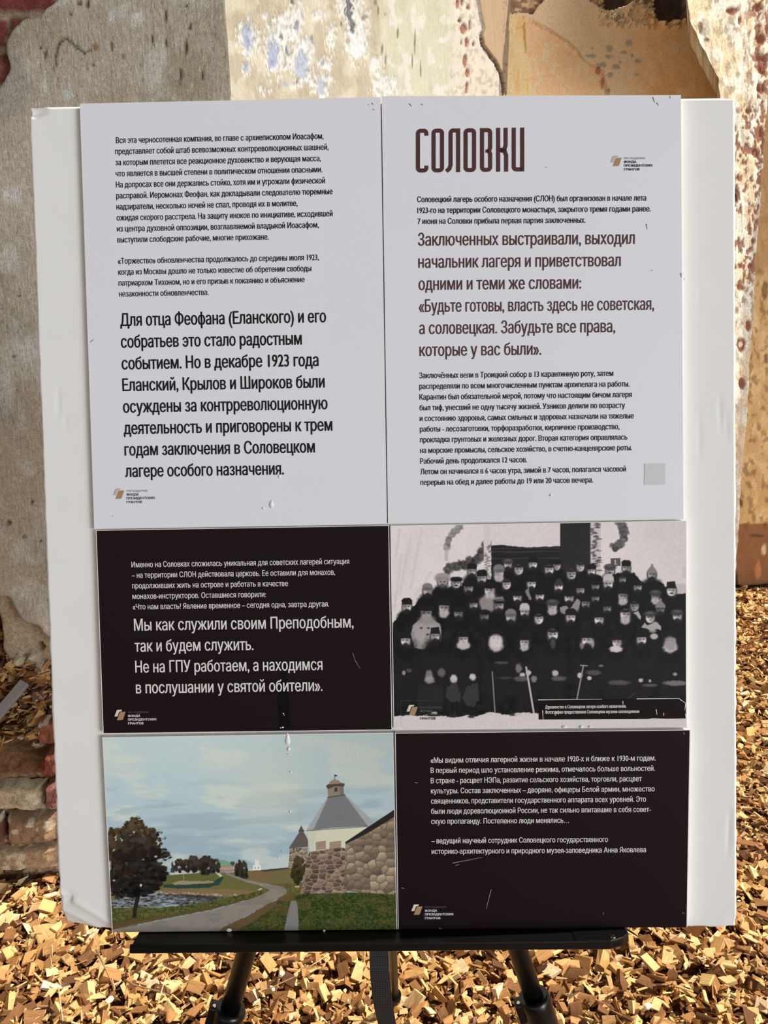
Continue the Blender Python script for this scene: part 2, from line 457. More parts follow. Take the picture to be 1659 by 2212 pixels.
    rows = np.floor(Z / 0.075); br = (np.abs((Z / 0.075) % 1 - .5) < .42) & (np.abs((X / 0.26 + .5 * (rows % 2)) % 1 - .5) < .47)
    bm_ = (br & (qy < 300)).astype(float)
    c = mix(c, lin((128, 70, 62)), bm_ * sstep(.35, .6, fbm(X * 12, Z * 14, 47) + .18)); Yb = Yb - .01 * bm_
    for poly_c, colr in [((86, 1398, 10, 9), (120, 52, 38)), ((84, 1506, 26, 20), (96, 58, 46)), ((72, 1466, 12, 10), (96, 46, 36))]:
        m_ = blob(qx, qy, *poly_c, .4, .4, 7, .2); c = mix(c, lin(colr), .9 * m_); Yb = Yb + .03 * m_
    for poly_c in [(42, 1425, 13, 10), (92, 1450, 18, 24), (72, 1418, 12, 8)]:
        m_ = blob(qx, qy, *poly_c, .7, .5, 8, .2); c = mix(c, lin((206, 194, 168)), .9 * m_); Yb = Yb - .03 * m_
    sheet('trim_1', np.stack([X, Yb, Z], -1), M_BRICKISH, (0, 1, 0), 0.30, keep, c)

    # ledge of old footing at the foot of the pier
    nu, nv = 190, 230
    prof = np.array([(1.90, -.02), (1.905, .05), (1.90, .115), (1.915, .125), (1.905, .20), (1.895, .225), (1.93, .235), (1.935, .32), (1.945, .36), (2.00, .40), (2.05, .47), (2.12, .60), (2.20, .66)])
    s = np.r_[0, np.cumsum(np.hypot(np.diff(prof[:, 0]), np.diff(prof[:, 1])))]; v = np.linspace(0, s[-1], nv)
    py_, pz_ = np.interp(v, s, prof[:, 0]), np.interp(v, s, prof[:, 1])
    xr = np.linspace(-1.55, -0.86, nu)
    X = np.repeat(xr[None, :], nv, 0); Y = np.repeat(py_[:, None], nu, 1); Z = np.repeat(pz_[:, None], nu, 1)
    V2 = np.repeat(v[:, None], nu, 1)
    nz = fbm(X * 11, V2 * 16, 51) - .5
    Y = Y - 0.05 * nz - 0.02 * (fbm(X * 35, V2 * 35, 53) - .5); Z = Z + 0.03 * nz
    X = X - .02 * (fbm(V2 * 30, X * 3, 57) - .5)
    px = project(np.stack([X, Y, Z], -1)); qx, qy = px[..., 0], px[..., 1]
    c = np.empty(X.shape + (3,)); c[:] = lin((172, 146, 116))
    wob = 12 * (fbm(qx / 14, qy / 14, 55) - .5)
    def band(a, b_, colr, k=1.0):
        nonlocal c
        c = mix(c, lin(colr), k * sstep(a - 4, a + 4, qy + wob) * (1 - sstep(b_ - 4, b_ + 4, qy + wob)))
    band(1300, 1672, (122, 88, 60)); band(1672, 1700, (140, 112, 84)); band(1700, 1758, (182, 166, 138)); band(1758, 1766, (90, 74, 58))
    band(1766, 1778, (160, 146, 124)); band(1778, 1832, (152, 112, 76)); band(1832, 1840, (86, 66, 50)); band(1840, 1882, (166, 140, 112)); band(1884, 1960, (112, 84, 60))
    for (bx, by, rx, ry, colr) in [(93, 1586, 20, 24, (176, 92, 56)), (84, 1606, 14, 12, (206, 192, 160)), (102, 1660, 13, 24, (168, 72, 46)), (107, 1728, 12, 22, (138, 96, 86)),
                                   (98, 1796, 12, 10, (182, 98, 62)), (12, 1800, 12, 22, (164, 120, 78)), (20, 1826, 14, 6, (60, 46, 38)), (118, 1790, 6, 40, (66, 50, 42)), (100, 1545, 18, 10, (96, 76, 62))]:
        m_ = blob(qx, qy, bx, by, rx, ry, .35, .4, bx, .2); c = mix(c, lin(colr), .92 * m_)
    grit = fbm(X * 90, V2 * 90, 58); c = c * (.72 + .56 * grit)[..., None]
    c = mix(c, lin((206, 192, 166)), .55 * sstep(.60, .68, fbm(X * 55, V2 * 60, 59)) * (qy > 1690))
    Y = Y - .010 * (grit - .5)
    P = np.stack([X, Y, Z], -1)
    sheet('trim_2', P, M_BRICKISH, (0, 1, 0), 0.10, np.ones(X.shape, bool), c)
pier_left()

def loose_bricks():
    """broken brick ends still bedded in the foot of the pier"""
    rs = np.random.default_rng(8); VV, FF, CC = [], [], []
    def brick(pts4, yf, depth, colr):
        nonlocal VV, FF, CC
        nu, nv = 26, 20; u = np.linspace(0, 1, nu)[None, :]; v = np.linspace(0, 1, nv)[:, None]
        q = [on_y(*p, yf) for p in pts4]
        P = ((q[0][None, None] * (1 - u)[..., None] + q[1] * u[..., None]) * (1 - v)[..., None] + (q[3] * (1 - u)[..., None] + q[2] * u[..., None]) * v[..., None])
        e = np.minimum(np.minimum(u, 1 - u) * 1.0, np.minimum(v, 1 - v)) ; rnd = np.clip(e / .14, 0, 1) ** .5
        sd = rs.uniform(0, 50)
        n1 = fbm(P[..., 0] * 60 + sd, P[..., 2] * 60, 5); n2 = fbm(P[..., 0] * 170 + sd, P[..., 2] * 170, 6)
        P = P.copy(); P[..., 1] = yf + depth * (1 - rnd) + .018 * (n1 - .5) + .006 * (n2 - .5)
        P[..., 0] += .010 * (fbm(P[..., 2] * 40 + sd, P[..., 0] * 0, 7) - .5); P[..., 2] += .010 * (fbm(P[..., 0] * 40 + sd, P[..., 2] * 0, 9) - .5)
        c = np.broadcast_to(lin(colr), P.shape) * (.7 + .6 * n1)[..., None]
        c = mix(c, lin((212, 200, 176)), .8 * sstep(.58, .66, fbm(P[..., 0] * 45 + sd, P[..., 2] * 45, 10)))
        k = sum(len(a) for a in VV); VV.append(P.reshape(-1, 3)); CC.append(c.reshape(-1, 3)); FF.append(grid_quads(nu, nv, k))
    for pts, yf, col_ in [([(74, 1562), (118, 1556), (120, 1612), (80, 1616)], 1.95, (140, 88, 68)), ([(90, 1636), (122, 1634), (124, 1684), (92, 1682)], 1.885, (130, 76, 62)),
                          ([(92, 1702), (126, 1700), (128, 1752), (96, 1754)], 1.875, (146, 100, 90)), ([(2, 1772), (112, 1766), (114, 1828), (10, 1832)], 1.865, (146, 118, 92)),
                          ([(-60, 1768), (-6, 1772), (0, 1832), (-60, 1834)], 1.865, (124, 86, 72)), ([(-40, 1838), (122, 1836), (122, 1884), (-40, 1886)], 1.875, (168, 142, 112)),
                          ([(-50, 1704), (88, 1702), (90, 1756), (-50, 1760)], 1.885, (180, 164, 136)), ([(60, 1494), (96, 1486), (98, 1530), (64, 1534)], 2.03, (104, 74, 60))]:
        brick(pts, yf - .012, .05, col_)
    o = quad_mesh('trim_3', np.concatenate(VV), np.concatenate(FF), M_BRICKISH, col=np.concatenate(CC), smooth=True); tag(o, kind='structure')
loose_bricks()

# ---- lit reveal of the pier running back to the right
def reveal():
    nu, nv = 460, 330
    z = np.r_[np.linspace(0, 1.55, 60), np.linspace(1.56, 3.5, nv - 60)]
    Z = np.repeat(z[:, None], nu, 1)
    # spacing that is even in the picture's width but lies on the plane
    a0 = np.array([-0.372, YA]); a1 = np.array([0.640, 4.42])
    t = np.linspace(0, 1, nu); w = 1.0
    t = t * YA / (4.42 - t * (4.42 - YA))
    X0 = a0[0] - .03 * (Z - 2.07)
    X = X0 + (a1[0] - X0) * t[None, :]; Y = a0[1] + (a1[1] - a0[1]) * np.repeat(t[None, :], nv, 0)
    S = np.repeat(t[None, :], nv, 0) * 2.58
    nrm = np.array([2.37, -1.012]) / np.hypot(2.37, 1.012)
    px = project(np.stack([X, Y, Z], -1)); qx, qy = px[..., 0], px[..., 1]
    dsp = 0.012 * (fbm(S * 4, Z * 4, 61) - .5) + .004 * (fbm(S * 30, Z * 16, 63) - .5)
    c = np.empty(X.shape + (3,)); c[:] = lin((206, 194, 168))
    c = mix(c, lin((222, 212, 188)), sstep(.45, .6, fbm(qx / 45, qy / 60, 65)))
    c = mix(c, lin((190, 176, 150)), .6 * sstep(.52, .62, fbm(qx / 30, qy / 50, 67)))
    cool = sstep(800, 850, qx + 12 * (fbm(qx / 20, qy / 40, 66) - .5)) * (1 - sstep(960, 1000, qx))
    c = mix(c, lin((214, 212, 186)), .75 * cool)
    c = mix(c, lin((232, 228, 214)), .8 * cool * sstep(.52, .62, fbm(qx / 16, qy / 22, 69)))
    # white primer patches, then blue-grey old paint inside them
    wp = [(536, 82, 22, 40), (596, 110, 26, 55), (610, 60, 22, 30), (650, 125, 30, 45), (640, 45, 18, 45), (772, 60, 22, 62), (748, 15, 16, 30), (700, 140, 14, 16),
          (535, 145, 12, 16), (570, 35, 8, 8), (695, 185, 22, 22), (690, 35, 14, 12), (830, 190, 26, 26), (815, 135, 14, 16), (570, 196, 16, 9), (640, 182, 14, 8), (715, 85, 12, 26), (768, 95, 18, 30)]
    for i, (bx, by, rx, ry) in enumerate(wp):
        m_ = blob(qx, qy, bx, by, rx, ry, .10, 2.3, 70 + i, .17) * sstep(.34, .42, fbm(qx / 3.2, qy / 9, 170 + i)); c = mix(c, lin((238, 238, 232)), .92 * m_); dsp = dsp - .003 * m_
    bp_ = [(536, 82, 13, 30, (176, 184, 204)), (533, 147, 6, 9, (168, 172, 186)), (592, 118, 11, 36, (178, 186, 204)), (654, 140, 15, 32, (186, 194, 208)), (643, 56, 7, 10, (150, 150, 158)),
           (607, 78, 5, 6, (130, 130, 134)), (622, 110, 5, 12, (142, 142, 150)), (757, 20, 9, 30, (112, 114, 118)), (763, 60, 7, 16, (116, 118, 120)), (696, 185, 10, 18, (190, 196, 208)),
           (699, 138, 5, 7, (178, 182, 198)), (675, 84, 4, 8, (160, 160, 166)), (616, 182, 6, 5, (182, 188, 200)), (632, 5, 3, 6, (120, 118, 116))]
    for i, (bx, by, rx, ry, colr) in enumerate(bp_):
        m_ = blob(qx, qy, bx, by, rx, ry, .10, 1.5, 90 + i, .24); c = mix(c, lin(colr), .95 * m_); dsp = dsp - .002 * m_
    for (bx, by, rx, ry) in [(738, 51, 3, 7), (810, 5, 4, 9), (788, 38, 6, 8), (833, 30, 4, 3), (816, 22, 3, 12), (826, 105, 3, 12), (834, 130, 3, 18), (645, 178, 3, 8), (686, 200, 2, 6), (975, 165, 2, 4), (910, 150, 2, 20), (897, 90, 2, 30), (892, 130, 2, 18), (860, 70, 3, 14)]:
        c = mix(c, lin((110, 86, 60)), .75 * blob(qx, qy, bx, by, rx, ry, .5, .6, bx, .3))
    # whitewashed brick strip, then bare buff slab with a crack
    st = sstep(965, 985, qx + 8 * (fbm(qx / 9, qy / 18, 71) - .5))
    c = mix(c, lin((232, 222, 204)), .9 * st)
    c = mix(c, lin((176, 158, 128)), .5 * st * sstep(.55, .65, fbm(qx / 7, qy / 9, 72)))
    for (bx, by, rx, ry) in [(989, 9, 4, 12), (998, 5, 4, 9), (1012, 17, 6, 6), (1001, 63, 8, 13), (1015, 55, 4, 13), (1007, 92, 5, 11), (996, 92, 2.5, 7), (1004, 132, 5, 15), (1009, 158, 5, 11), (1023, 95, 3, 6), (992, 45, 5, 5), (1008, 190, 3, 14)]:
        m_ = blob(qx, qy, bx, by, rx, ry, .25, .4, bx, .2); c = mix(c, lin((164, 96, 68)), .9 * m_); dsp = dsp - .008 * m_
    crk = [(1030, -10), (1034, 20), (1043, 60), (1037, 80), (1040, 100), (1054, 118), (1068, 135), (1080, 158), (1086, 185), (1089, 215), (1092, 320)]
    cx_ = np.interp(qy, [p[1] for p in crk], [p[0] for p in crk]) + 2 * (fbm(qy / 6, qx * 0, 73) - .5)
    sl = sstep(-1, 1, qx - cx_); c = mix(c, lin((196, 166, 132)), sl); dsp = dsp + .012 * sl
    c = mix(c, lin((120, 100, 82)), .6 * sl * sstep(.6, .68, fbm(qx / 4, qy / 6, 74)) * sstep(1075, 1088, qx))
    ck = (1 - sstep(1.0, 2.6, np.abs(qx - cx_))) * sstep(58, 75, qy); c = mix(c, lin((70, 50, 36)), .85 * ck); dsp = dsp - .012 * ck
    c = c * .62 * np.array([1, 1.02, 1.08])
    P = np.stack([X + nrm[0] * dsp, Y + nrm[1] * dsp, Z], -1)
    sheet('wall_middle', P, M_CREAMPL, (-nrm[0], -nrm[1], 0), 0.04, np.ones(X.shape, bool), c)
reveal()

# ---- back wall of the niche
def back_wall():
    nu, nv = 300, 330
    x = np.linspace(0.60, 1.90, nu); z = np.r_[np.linspace(0, 1.9, 70), np.linspace(1.91, 3.55, nv - 70)]
    X, Z = np.meshgrid(x, z); Y = np.full_like(X, 4.4)
    px = project(np.stack([X, Y, Z], -1)); qx, qy = px[..., 0], px[..., 1]
    jx = qx + 10 * (fbm(qx / 14, qy / 14, 80) - .5); jy = qy + 10 * (fbm(qx / 14, qy / 14, 81) - .5)
    d = 0.016 * (fbm(X * 5, Z * 5, 82) - .5) + .006 * (fbm(X * 26, Z * 26, 83) - .5)
    c = np.empty(X.shape + (3,)); c[:] = lin((206, 164, 112))
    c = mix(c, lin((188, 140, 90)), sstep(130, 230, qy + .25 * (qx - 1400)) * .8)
    c = mix(c, lin((206, 180, 144)), (1 - sstep(1330, 1420, jx)) * .95)
    c = mix(c, lin((212, 186, 150)), .5 * sstep(.5, .6, fbm(qx / 22, qy / 18, 84)))
    inner = inside(jx, jy, [(1090, 70), (1150, 50), (1190, 68), (1236, 96), (1262, 132), (1300, 150), (1308, 190), (1316, 420), (1090, 420)])
    c = mix(c, lin((220, 180, 134)), inner.astype(float)); d = d - .012 * inner
    im = inner.astype(float)
    c = mix(c, lin((226, 204, 168)), .7 * im * sstep(.53, .6, fbm(qx / 9, qy / 14, 85)))
    c = mix(c, lin((184, 148, 104)), .6 * im * sstep(.56, .64, fbm(qx / 8, qy / 11, 86)))
    peach = inside(qx, qy, [(1132, 34), (1160, 45), (1190, 66), (1182, 85), (1160, 100), (1137, 116), (1134, 80)])
    c = mix(c, lin((236, 196, 150)), peach.astype(float)); d = d + .010 * peach
    slab = inside(qx, qy, [(1080, 28), (1104, 32), (1132, 36), (1138, 80), (1138, 118), (1144, 160), (1149, 215), (1160, 420), (1080, 420)])
    st = fbm(qx / 5, qy / 60, 87)
    c = mix(c, lin((236, 208, 152)), slab.astype(float)); c = mix(c, lin((214, 174, 110)), slab * sstep(.5, .62, st)); d = d + .012 * slab
    rimc = np.abs(jx - np.interp(qy, [40, 66, 96, 132, 150, 210], [1140, 1190, 1236, 1262, 1300, 1312]))
    c = mix(c, lin((84, 58, 36)), .5 * (1 - sstep(2, 6, rimc)) * (qy > 40) * (qy < 215) * (qx > 1140))
    for (bx, by, rx, ry) in [(1316, 105, 10, 9), (1315, 122, 9, 6), (1348, 113, 9, 5), (1302, 140, 9, 7), (1330, 145, 12, 7), (1358, 92, 10, 8), (1378, 132, 8, 6), (1277, 121, 15, 5), (1318, 162, 9, 7),
                             (1290, 140, 4, 4), (1340, 133, 4, 3), (1366, 120, 4, 5), (1374, 162, 5, 4), (1325, 35, 26, 6), (1340, 45, 14, 5), (1278, 105, 4, 3)]:
        c = mix(c, lin((124, 118, 112)), .85 * blob(qx, qy, bx, by, rx, ry, .4, .7, bx, .25))
    for (bx, by, rx, ry) in [(1292, 152, 7, 10), (1302, 178, 5, 12), (1314, 196, 5, 5)]:
        c = mix(c, lin((134, 66, 40)), .9 * blob(qx, qy, bx, by, rx, ry, .3, .5, bx, .2))
    # broken top: plaster gone, brick hollow behind
    top = [(0, -900), (1000, -900), (1000, 10), (1085, 8), (1104, 28), (1130, 26), (1150, 30), (1160, 18), (1178, -8), (1268, -10), (1274, 0), (1300, 14), (1318, 20), (1340, 14), (1362, 6), (1388, 2), (1404, 18), (1416, 36), (1434, 48), (1460, 44), (1498, 40), (1505, 30), (1530, -60), (1900, -60), (1900, -900)]
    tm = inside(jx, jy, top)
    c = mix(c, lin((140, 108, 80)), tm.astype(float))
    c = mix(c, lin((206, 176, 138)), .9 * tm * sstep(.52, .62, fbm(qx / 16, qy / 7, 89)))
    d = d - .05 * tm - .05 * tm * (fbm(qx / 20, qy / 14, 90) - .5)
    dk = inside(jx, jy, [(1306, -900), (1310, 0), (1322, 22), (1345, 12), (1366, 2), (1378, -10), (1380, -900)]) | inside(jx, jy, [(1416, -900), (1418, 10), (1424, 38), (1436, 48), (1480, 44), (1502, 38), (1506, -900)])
    c = mix(c, lin((98, 80, 66)), dk.astype(float)); d = d - .16 * dk  # deep hollow also tinted darker: recess shade put into its colour
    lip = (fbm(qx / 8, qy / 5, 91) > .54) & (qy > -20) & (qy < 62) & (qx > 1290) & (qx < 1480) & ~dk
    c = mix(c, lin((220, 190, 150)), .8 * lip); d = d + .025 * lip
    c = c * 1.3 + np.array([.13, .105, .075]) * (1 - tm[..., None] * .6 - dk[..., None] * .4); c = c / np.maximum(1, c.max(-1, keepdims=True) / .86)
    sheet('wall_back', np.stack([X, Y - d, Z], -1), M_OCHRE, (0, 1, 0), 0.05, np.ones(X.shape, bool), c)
back_wall()

# ---- whitewashed brick jamb on the right and the buff wall beyond it
def right_side():
    def xe(z): return 2.088 - .039 * (z - .526)
    nu, nv = 120, 420
    z = np.linspace(0, 3.5, nv); Z = np.repeat(z[:, None], nu, 1)
    edge_px = [(-60, 1497), (0, 1500), (30, 1502), (45, 1509), (60, 1516), (80, 1522), (100, 1535), (120, 1543), (140, 1552), (160, 1562), (190, 1566), (215, 1568), (400, 1566), (800, 1560), (1300, 1550)]
    # left edge: bring the listed picture columns onto the jamb plane
    nrm = np.array([.65, -.76, 0]); nrm /= np.linalg.norm(nrm); p0 = np.array([2.075, 4.4, 1.0])
    EP = np.array([hit(q[1], q[0], p0, nrm) for q in edge_px]); o_ = np.argsort(EP[:, 2])
    xl = np.interp(z, EP[o_, 2], EP[o_, 0]) + .02 * (fbm(z * 9, z * 0, 101) - .5)
    u = np.linspace(0, 1, nu)
    X = xl[:, None] + (xe(z) - xl)[:, None] * u[None, :]
    Y = 4.4 + (X - xe(Z)) * (.65 / .76)
    px = project(np.stack([X, Y, Z], -1)); qx, qy = px[..., 0], px[..., 1]
    S = (X - 1.2) * 1.16
    d = .022 * (fbm(S * 9, Z * 6, 102) - .5) + .009 * (fbm(S * 34, Z * 20, 103) - .5)
    c = np.empty(X.shape + (3,)); c[:] = lin((236, 226, 206))
    c = mix(c, lin((224, 196, 156)), .8 * sstep(.5, .6, fbm(qx / 18, qy / 30, 104)))
    c = mix(c, lin((170, 150, 124)), .8 * sstep(.57, .64, fbm(qx / 8, qy / 16, 105)) * (1 - sstep(180, 300, qy) * .6))
    bm_ = sstep(.54, .59, fbm(qx / 6.5, qy / 12, 106)) * sstep(200, 260, qy) * (1 - sstep(560, 760, qy) * .75)
    bm_ = np.maximum(bm_, sstep(.52, .57, fbm(qx / 9, qy / 15, 107)) * sstep(1590, 1640, qx) * (1 - sstep(420, 520, qy)))
    c = mix(c, lin((142, 90, 68)), .92 * bm_); d = d - .006 * bm_
    for (bx, by, rx, ry) in [(1593, 420, 6, 16), (1601, 745, 11, 17), (1604, 828, 9, 14), (1617, 704, 6, 13), (1582, 24, 14, 10), (1600, 44, 6, 10), (1650, 140, 12, 24), (1645, 190, 10, 14), (1634, 330, 9, 12), (1645, 285, 5, 14), (1638, 15, 12, 10), (1644, 85, 10, 14), (1617, 240, 6, 8), (1602, 622, 9, 8), (1622, 575, 7, 8), (1628, 520, 8, 8)]:
        m_ = blob(qx, qy, bx, by, rx, ry, .3, .5, bx, .2); c = mix(c, lin((136, 80, 60)), .95 * m_); d = d - .007 * m_
    c = mix(c, lin((230, 208, 178)), blob(qx, qy, 1601, 744, 5, 7, .3, .3, 3, .2))
    c = mix(c, lin((60, 40, 30)), blob(qx, qy, 1590, 425, 5, 14, .3, .3, 3, .2))
    c = mix(c, lin((188, 176, 160)), .9 * blob(qx, qy, 1524, 60, 12, 24, .3, .4, 5, .2))
    c = mix(c, lin((110, 88, 66)), .9 * blob(qx, qy, 1513, 60, 6, 16, .3, .4, 6, .2)); c = mix(c, lin((110, 88, 66)), .9 * blob(qx, qy, 1527, 86, 6, 6, .3, .4, 6, .2))
    P = np.stack([X + nrm[0] * d, Y + nrm[1] * d, Z], -1)
    sheet('wall_right', P, M_BRICKISH, (.37, .93, 0), 0.30, np.ones(X.shape, bool), c)
    # buff wall beyond the jamb
    nu, nv = 120, 300
    z = np.linspace(0, 3.3, nv); Z = np.repeat(z[:, None], nu, 1); u = np.linspace(0, 1, nu) ** 1.6
    X = xe(Z) - .02 + (3.15 - xe(Z)) * u[None, :]; Y = 4.44 + (X - xe(Z)) * .20
    px = project(np.stack([X, Y, Z], -1)); qx, qy = px[..., 0], px[..., 1]
    d = .03 * (fbm(X * 7, Z * 7, 110) - .5) + .012 * (fbm(X * 30, Z * 30, 111) - .5)
    c = np.empty(X.shape + (3,)); c[:] = lin((206, 166, 112))
    c = mix(c, lin((222, 188, 136)), .8 * sstep(.48, .6, fbm(qx / 22, qy / 30, 112)))
    c = mix(c, lin((150, 112, 74)), .75 * sstep(.57, .66, fbm(qx / 9, qy / 14, 113)))
    c = mix(c, lin((178, 138, 92)), .8 * (1 - sstep(560, 640, qy)))
    lo = sstep(1128, 1140, qy + 10 * (fbm(qx / 12, qy / 12, 114) - .5))
    c = mix(c, lin((140, 94, 62)), .95 * lo); d = d - .03 * lo
    for (bx, by, rx, ry, colr) in [(1653, 625, 8, 22, (112, 84, 60)), (1600, 1085, 5, 10, (96, 72, 50)), (1640, 1160, 20, 3, (92, 68, 50)), (1642, 1235, 7, 22, (196, 126, 84)), (1655, 1190, 6, 14, (226, 200, 160)), (1655, 775, 6, 14, (128, 88, 60)), (1596, 1260, 5, 24, (56, 38, 28))]:
        c = mix(c, lin(colr), .9 * blob(qx, qy, bx, by, rx, ry, .4, .6, by, .2))
    c = mix(c, lin((150, 116, 84)), .8 * blob(qx, qy, 1653, 625, 4, 10, .4, .4, 2, .2))
    P = np.stack([X, Y - d, Z], -1)
    sheet('wall_far_right', P, M_OCHRE, (0, 1, 0), 0.20, np.ones(X.shape, bool), c)
right_side()

# ================================================================ THE TWO PRINTED PICTURES
class Canvas:
    """pigment of a printed picture; coordinates are picture units, kept at half size"""
    def __init__(s, w, h, seed=0):
        s.K = 0.9; s.w, s.h = int(w * s.K), int(h * s.K)
        s.a = np.zeros((s.h, s.w, 3)); s.rs = np.random.default_rng(seed)
        yy, xx = np.mgrid[0:s.h, 0:s.w]; s.x = (xx + .5) / s.K; s.y = (yy + .5) / s.K
    def win(s, x0, y0, x1, y1):
        return (slice(max(0, int(y0 * s.K) - 2), max(0, int(y1 * s.K) + 3)), slice(max(0, int(x0 * s.K) - 2), max(0, int(x1 * s.K) + 3)))
    def put(s, w, m, c):
        a = s.a[w]
        if a.size: s.a[w] = a * (1 - m[..., None]) + np.asarray(c, float) * m[..., None]
    def ell(s, cx, cy, rx, ry, c, a=1.0, soft=.16, wob=0.0, f=.06):
        k = 1.5
        w = s.win(cx - rx * k, cy - ry * k, cx + rx * k, cy + ry * k); x, y = s.x[w], s.y[w]
        if x.size == 0: return
        d = np.hypot((x - cx) / rx, (y - cy) / ry)
        if wob: d = d + wob * (fbm(x * f, y * f, int(cx + cy), 3) - .5)
        s.put(w, a * (1 - sstep(1 - soft, 1 + soft, d)), c)
    def poly(s, pts, c, a=1.0, soft=2.0, wob=0.0, f=.06, tex=None):
        P = np.array(pts, float); g = soft + wob + 2
        w = s.win(P[:, 0].min() - g, P[:, 1].min() - g, P[:, 0].max() + g, P[:, 1].max() + g); x, y = s.x[w], s.y[w]
        if x.size == 0: return
        if wob:
            x2 = x + wob * 2 * (fbm(x * f, y * f, 5, 3) - .5); y2 = y + wob * 2 * (fbm(x * f, y * f, 8, 3) - .5)
        else: x2, y2 = x, y
        m = 0
        o = soft / 3
        for dx, dy in ((0, 0), (o, 0), (-o, 0), (0, o), (0, -o)): m = m + inside(x2 + dx, y2 + dy, pts) / 5.0
        if tex is not None:
            cc = tex(x, y); s.a[w] = s.a[w] * (1 - a * m[..., None]) + cc * a * m[..., None]
        else: s.put(w, a * m, c)
    def line(s, p, q, wd, c, a=1.0):
        p = np.array(p, float); q = np.array(q, float); d = q - p
        w = s.win(min(p[0], q[0]) - wd, min(p[1], q[1]) - wd, max(p[0], q[0]) + wd, max(p[1], q[1]) + wd); x, y = s.x[w], s.y[w]
        if x.size == 0: return
        t = np.clip(((x - p[0]) * d[0] + (y - p[1]) * d[1]) / max(1e-6, d @ d), 0, 1)
        dd = np.hypot(x - p[0] - t * d[0], y - p[1] - t * d[1])
        s.put(w, a * (1 - sstep(wd / 2 - .8, wd / 2 + .8, dd)), c)
    def sampler(s, ox, oy, k, gain):
        lut = lin(np.clip(s.a, 0, 255)) * gain
        def f(px):
            x = np.clip(((px[..., 0] - ox) * k) * s.K - .5, 0, s.w - 1.001); y = np.clip(((px[..., 1] - oy) * k) * s.K - .5, 0, s.h - 1.001)
            xi, yi = x.astype(int), y.astype(int); fx, fy = (x - xi)[..., None], (y - yi)[..., None]
            return (lut[yi, xi] * (1 - fx) + lut[yi, xi + 1] * fx) * (1 - fy) + (lut[yi + 1, xi] * (1 - fx) + lut[yi + 1, xi + 1] * fx) * fy
        return f

def g_(v): return np.array([v, v * .975, v * .97])

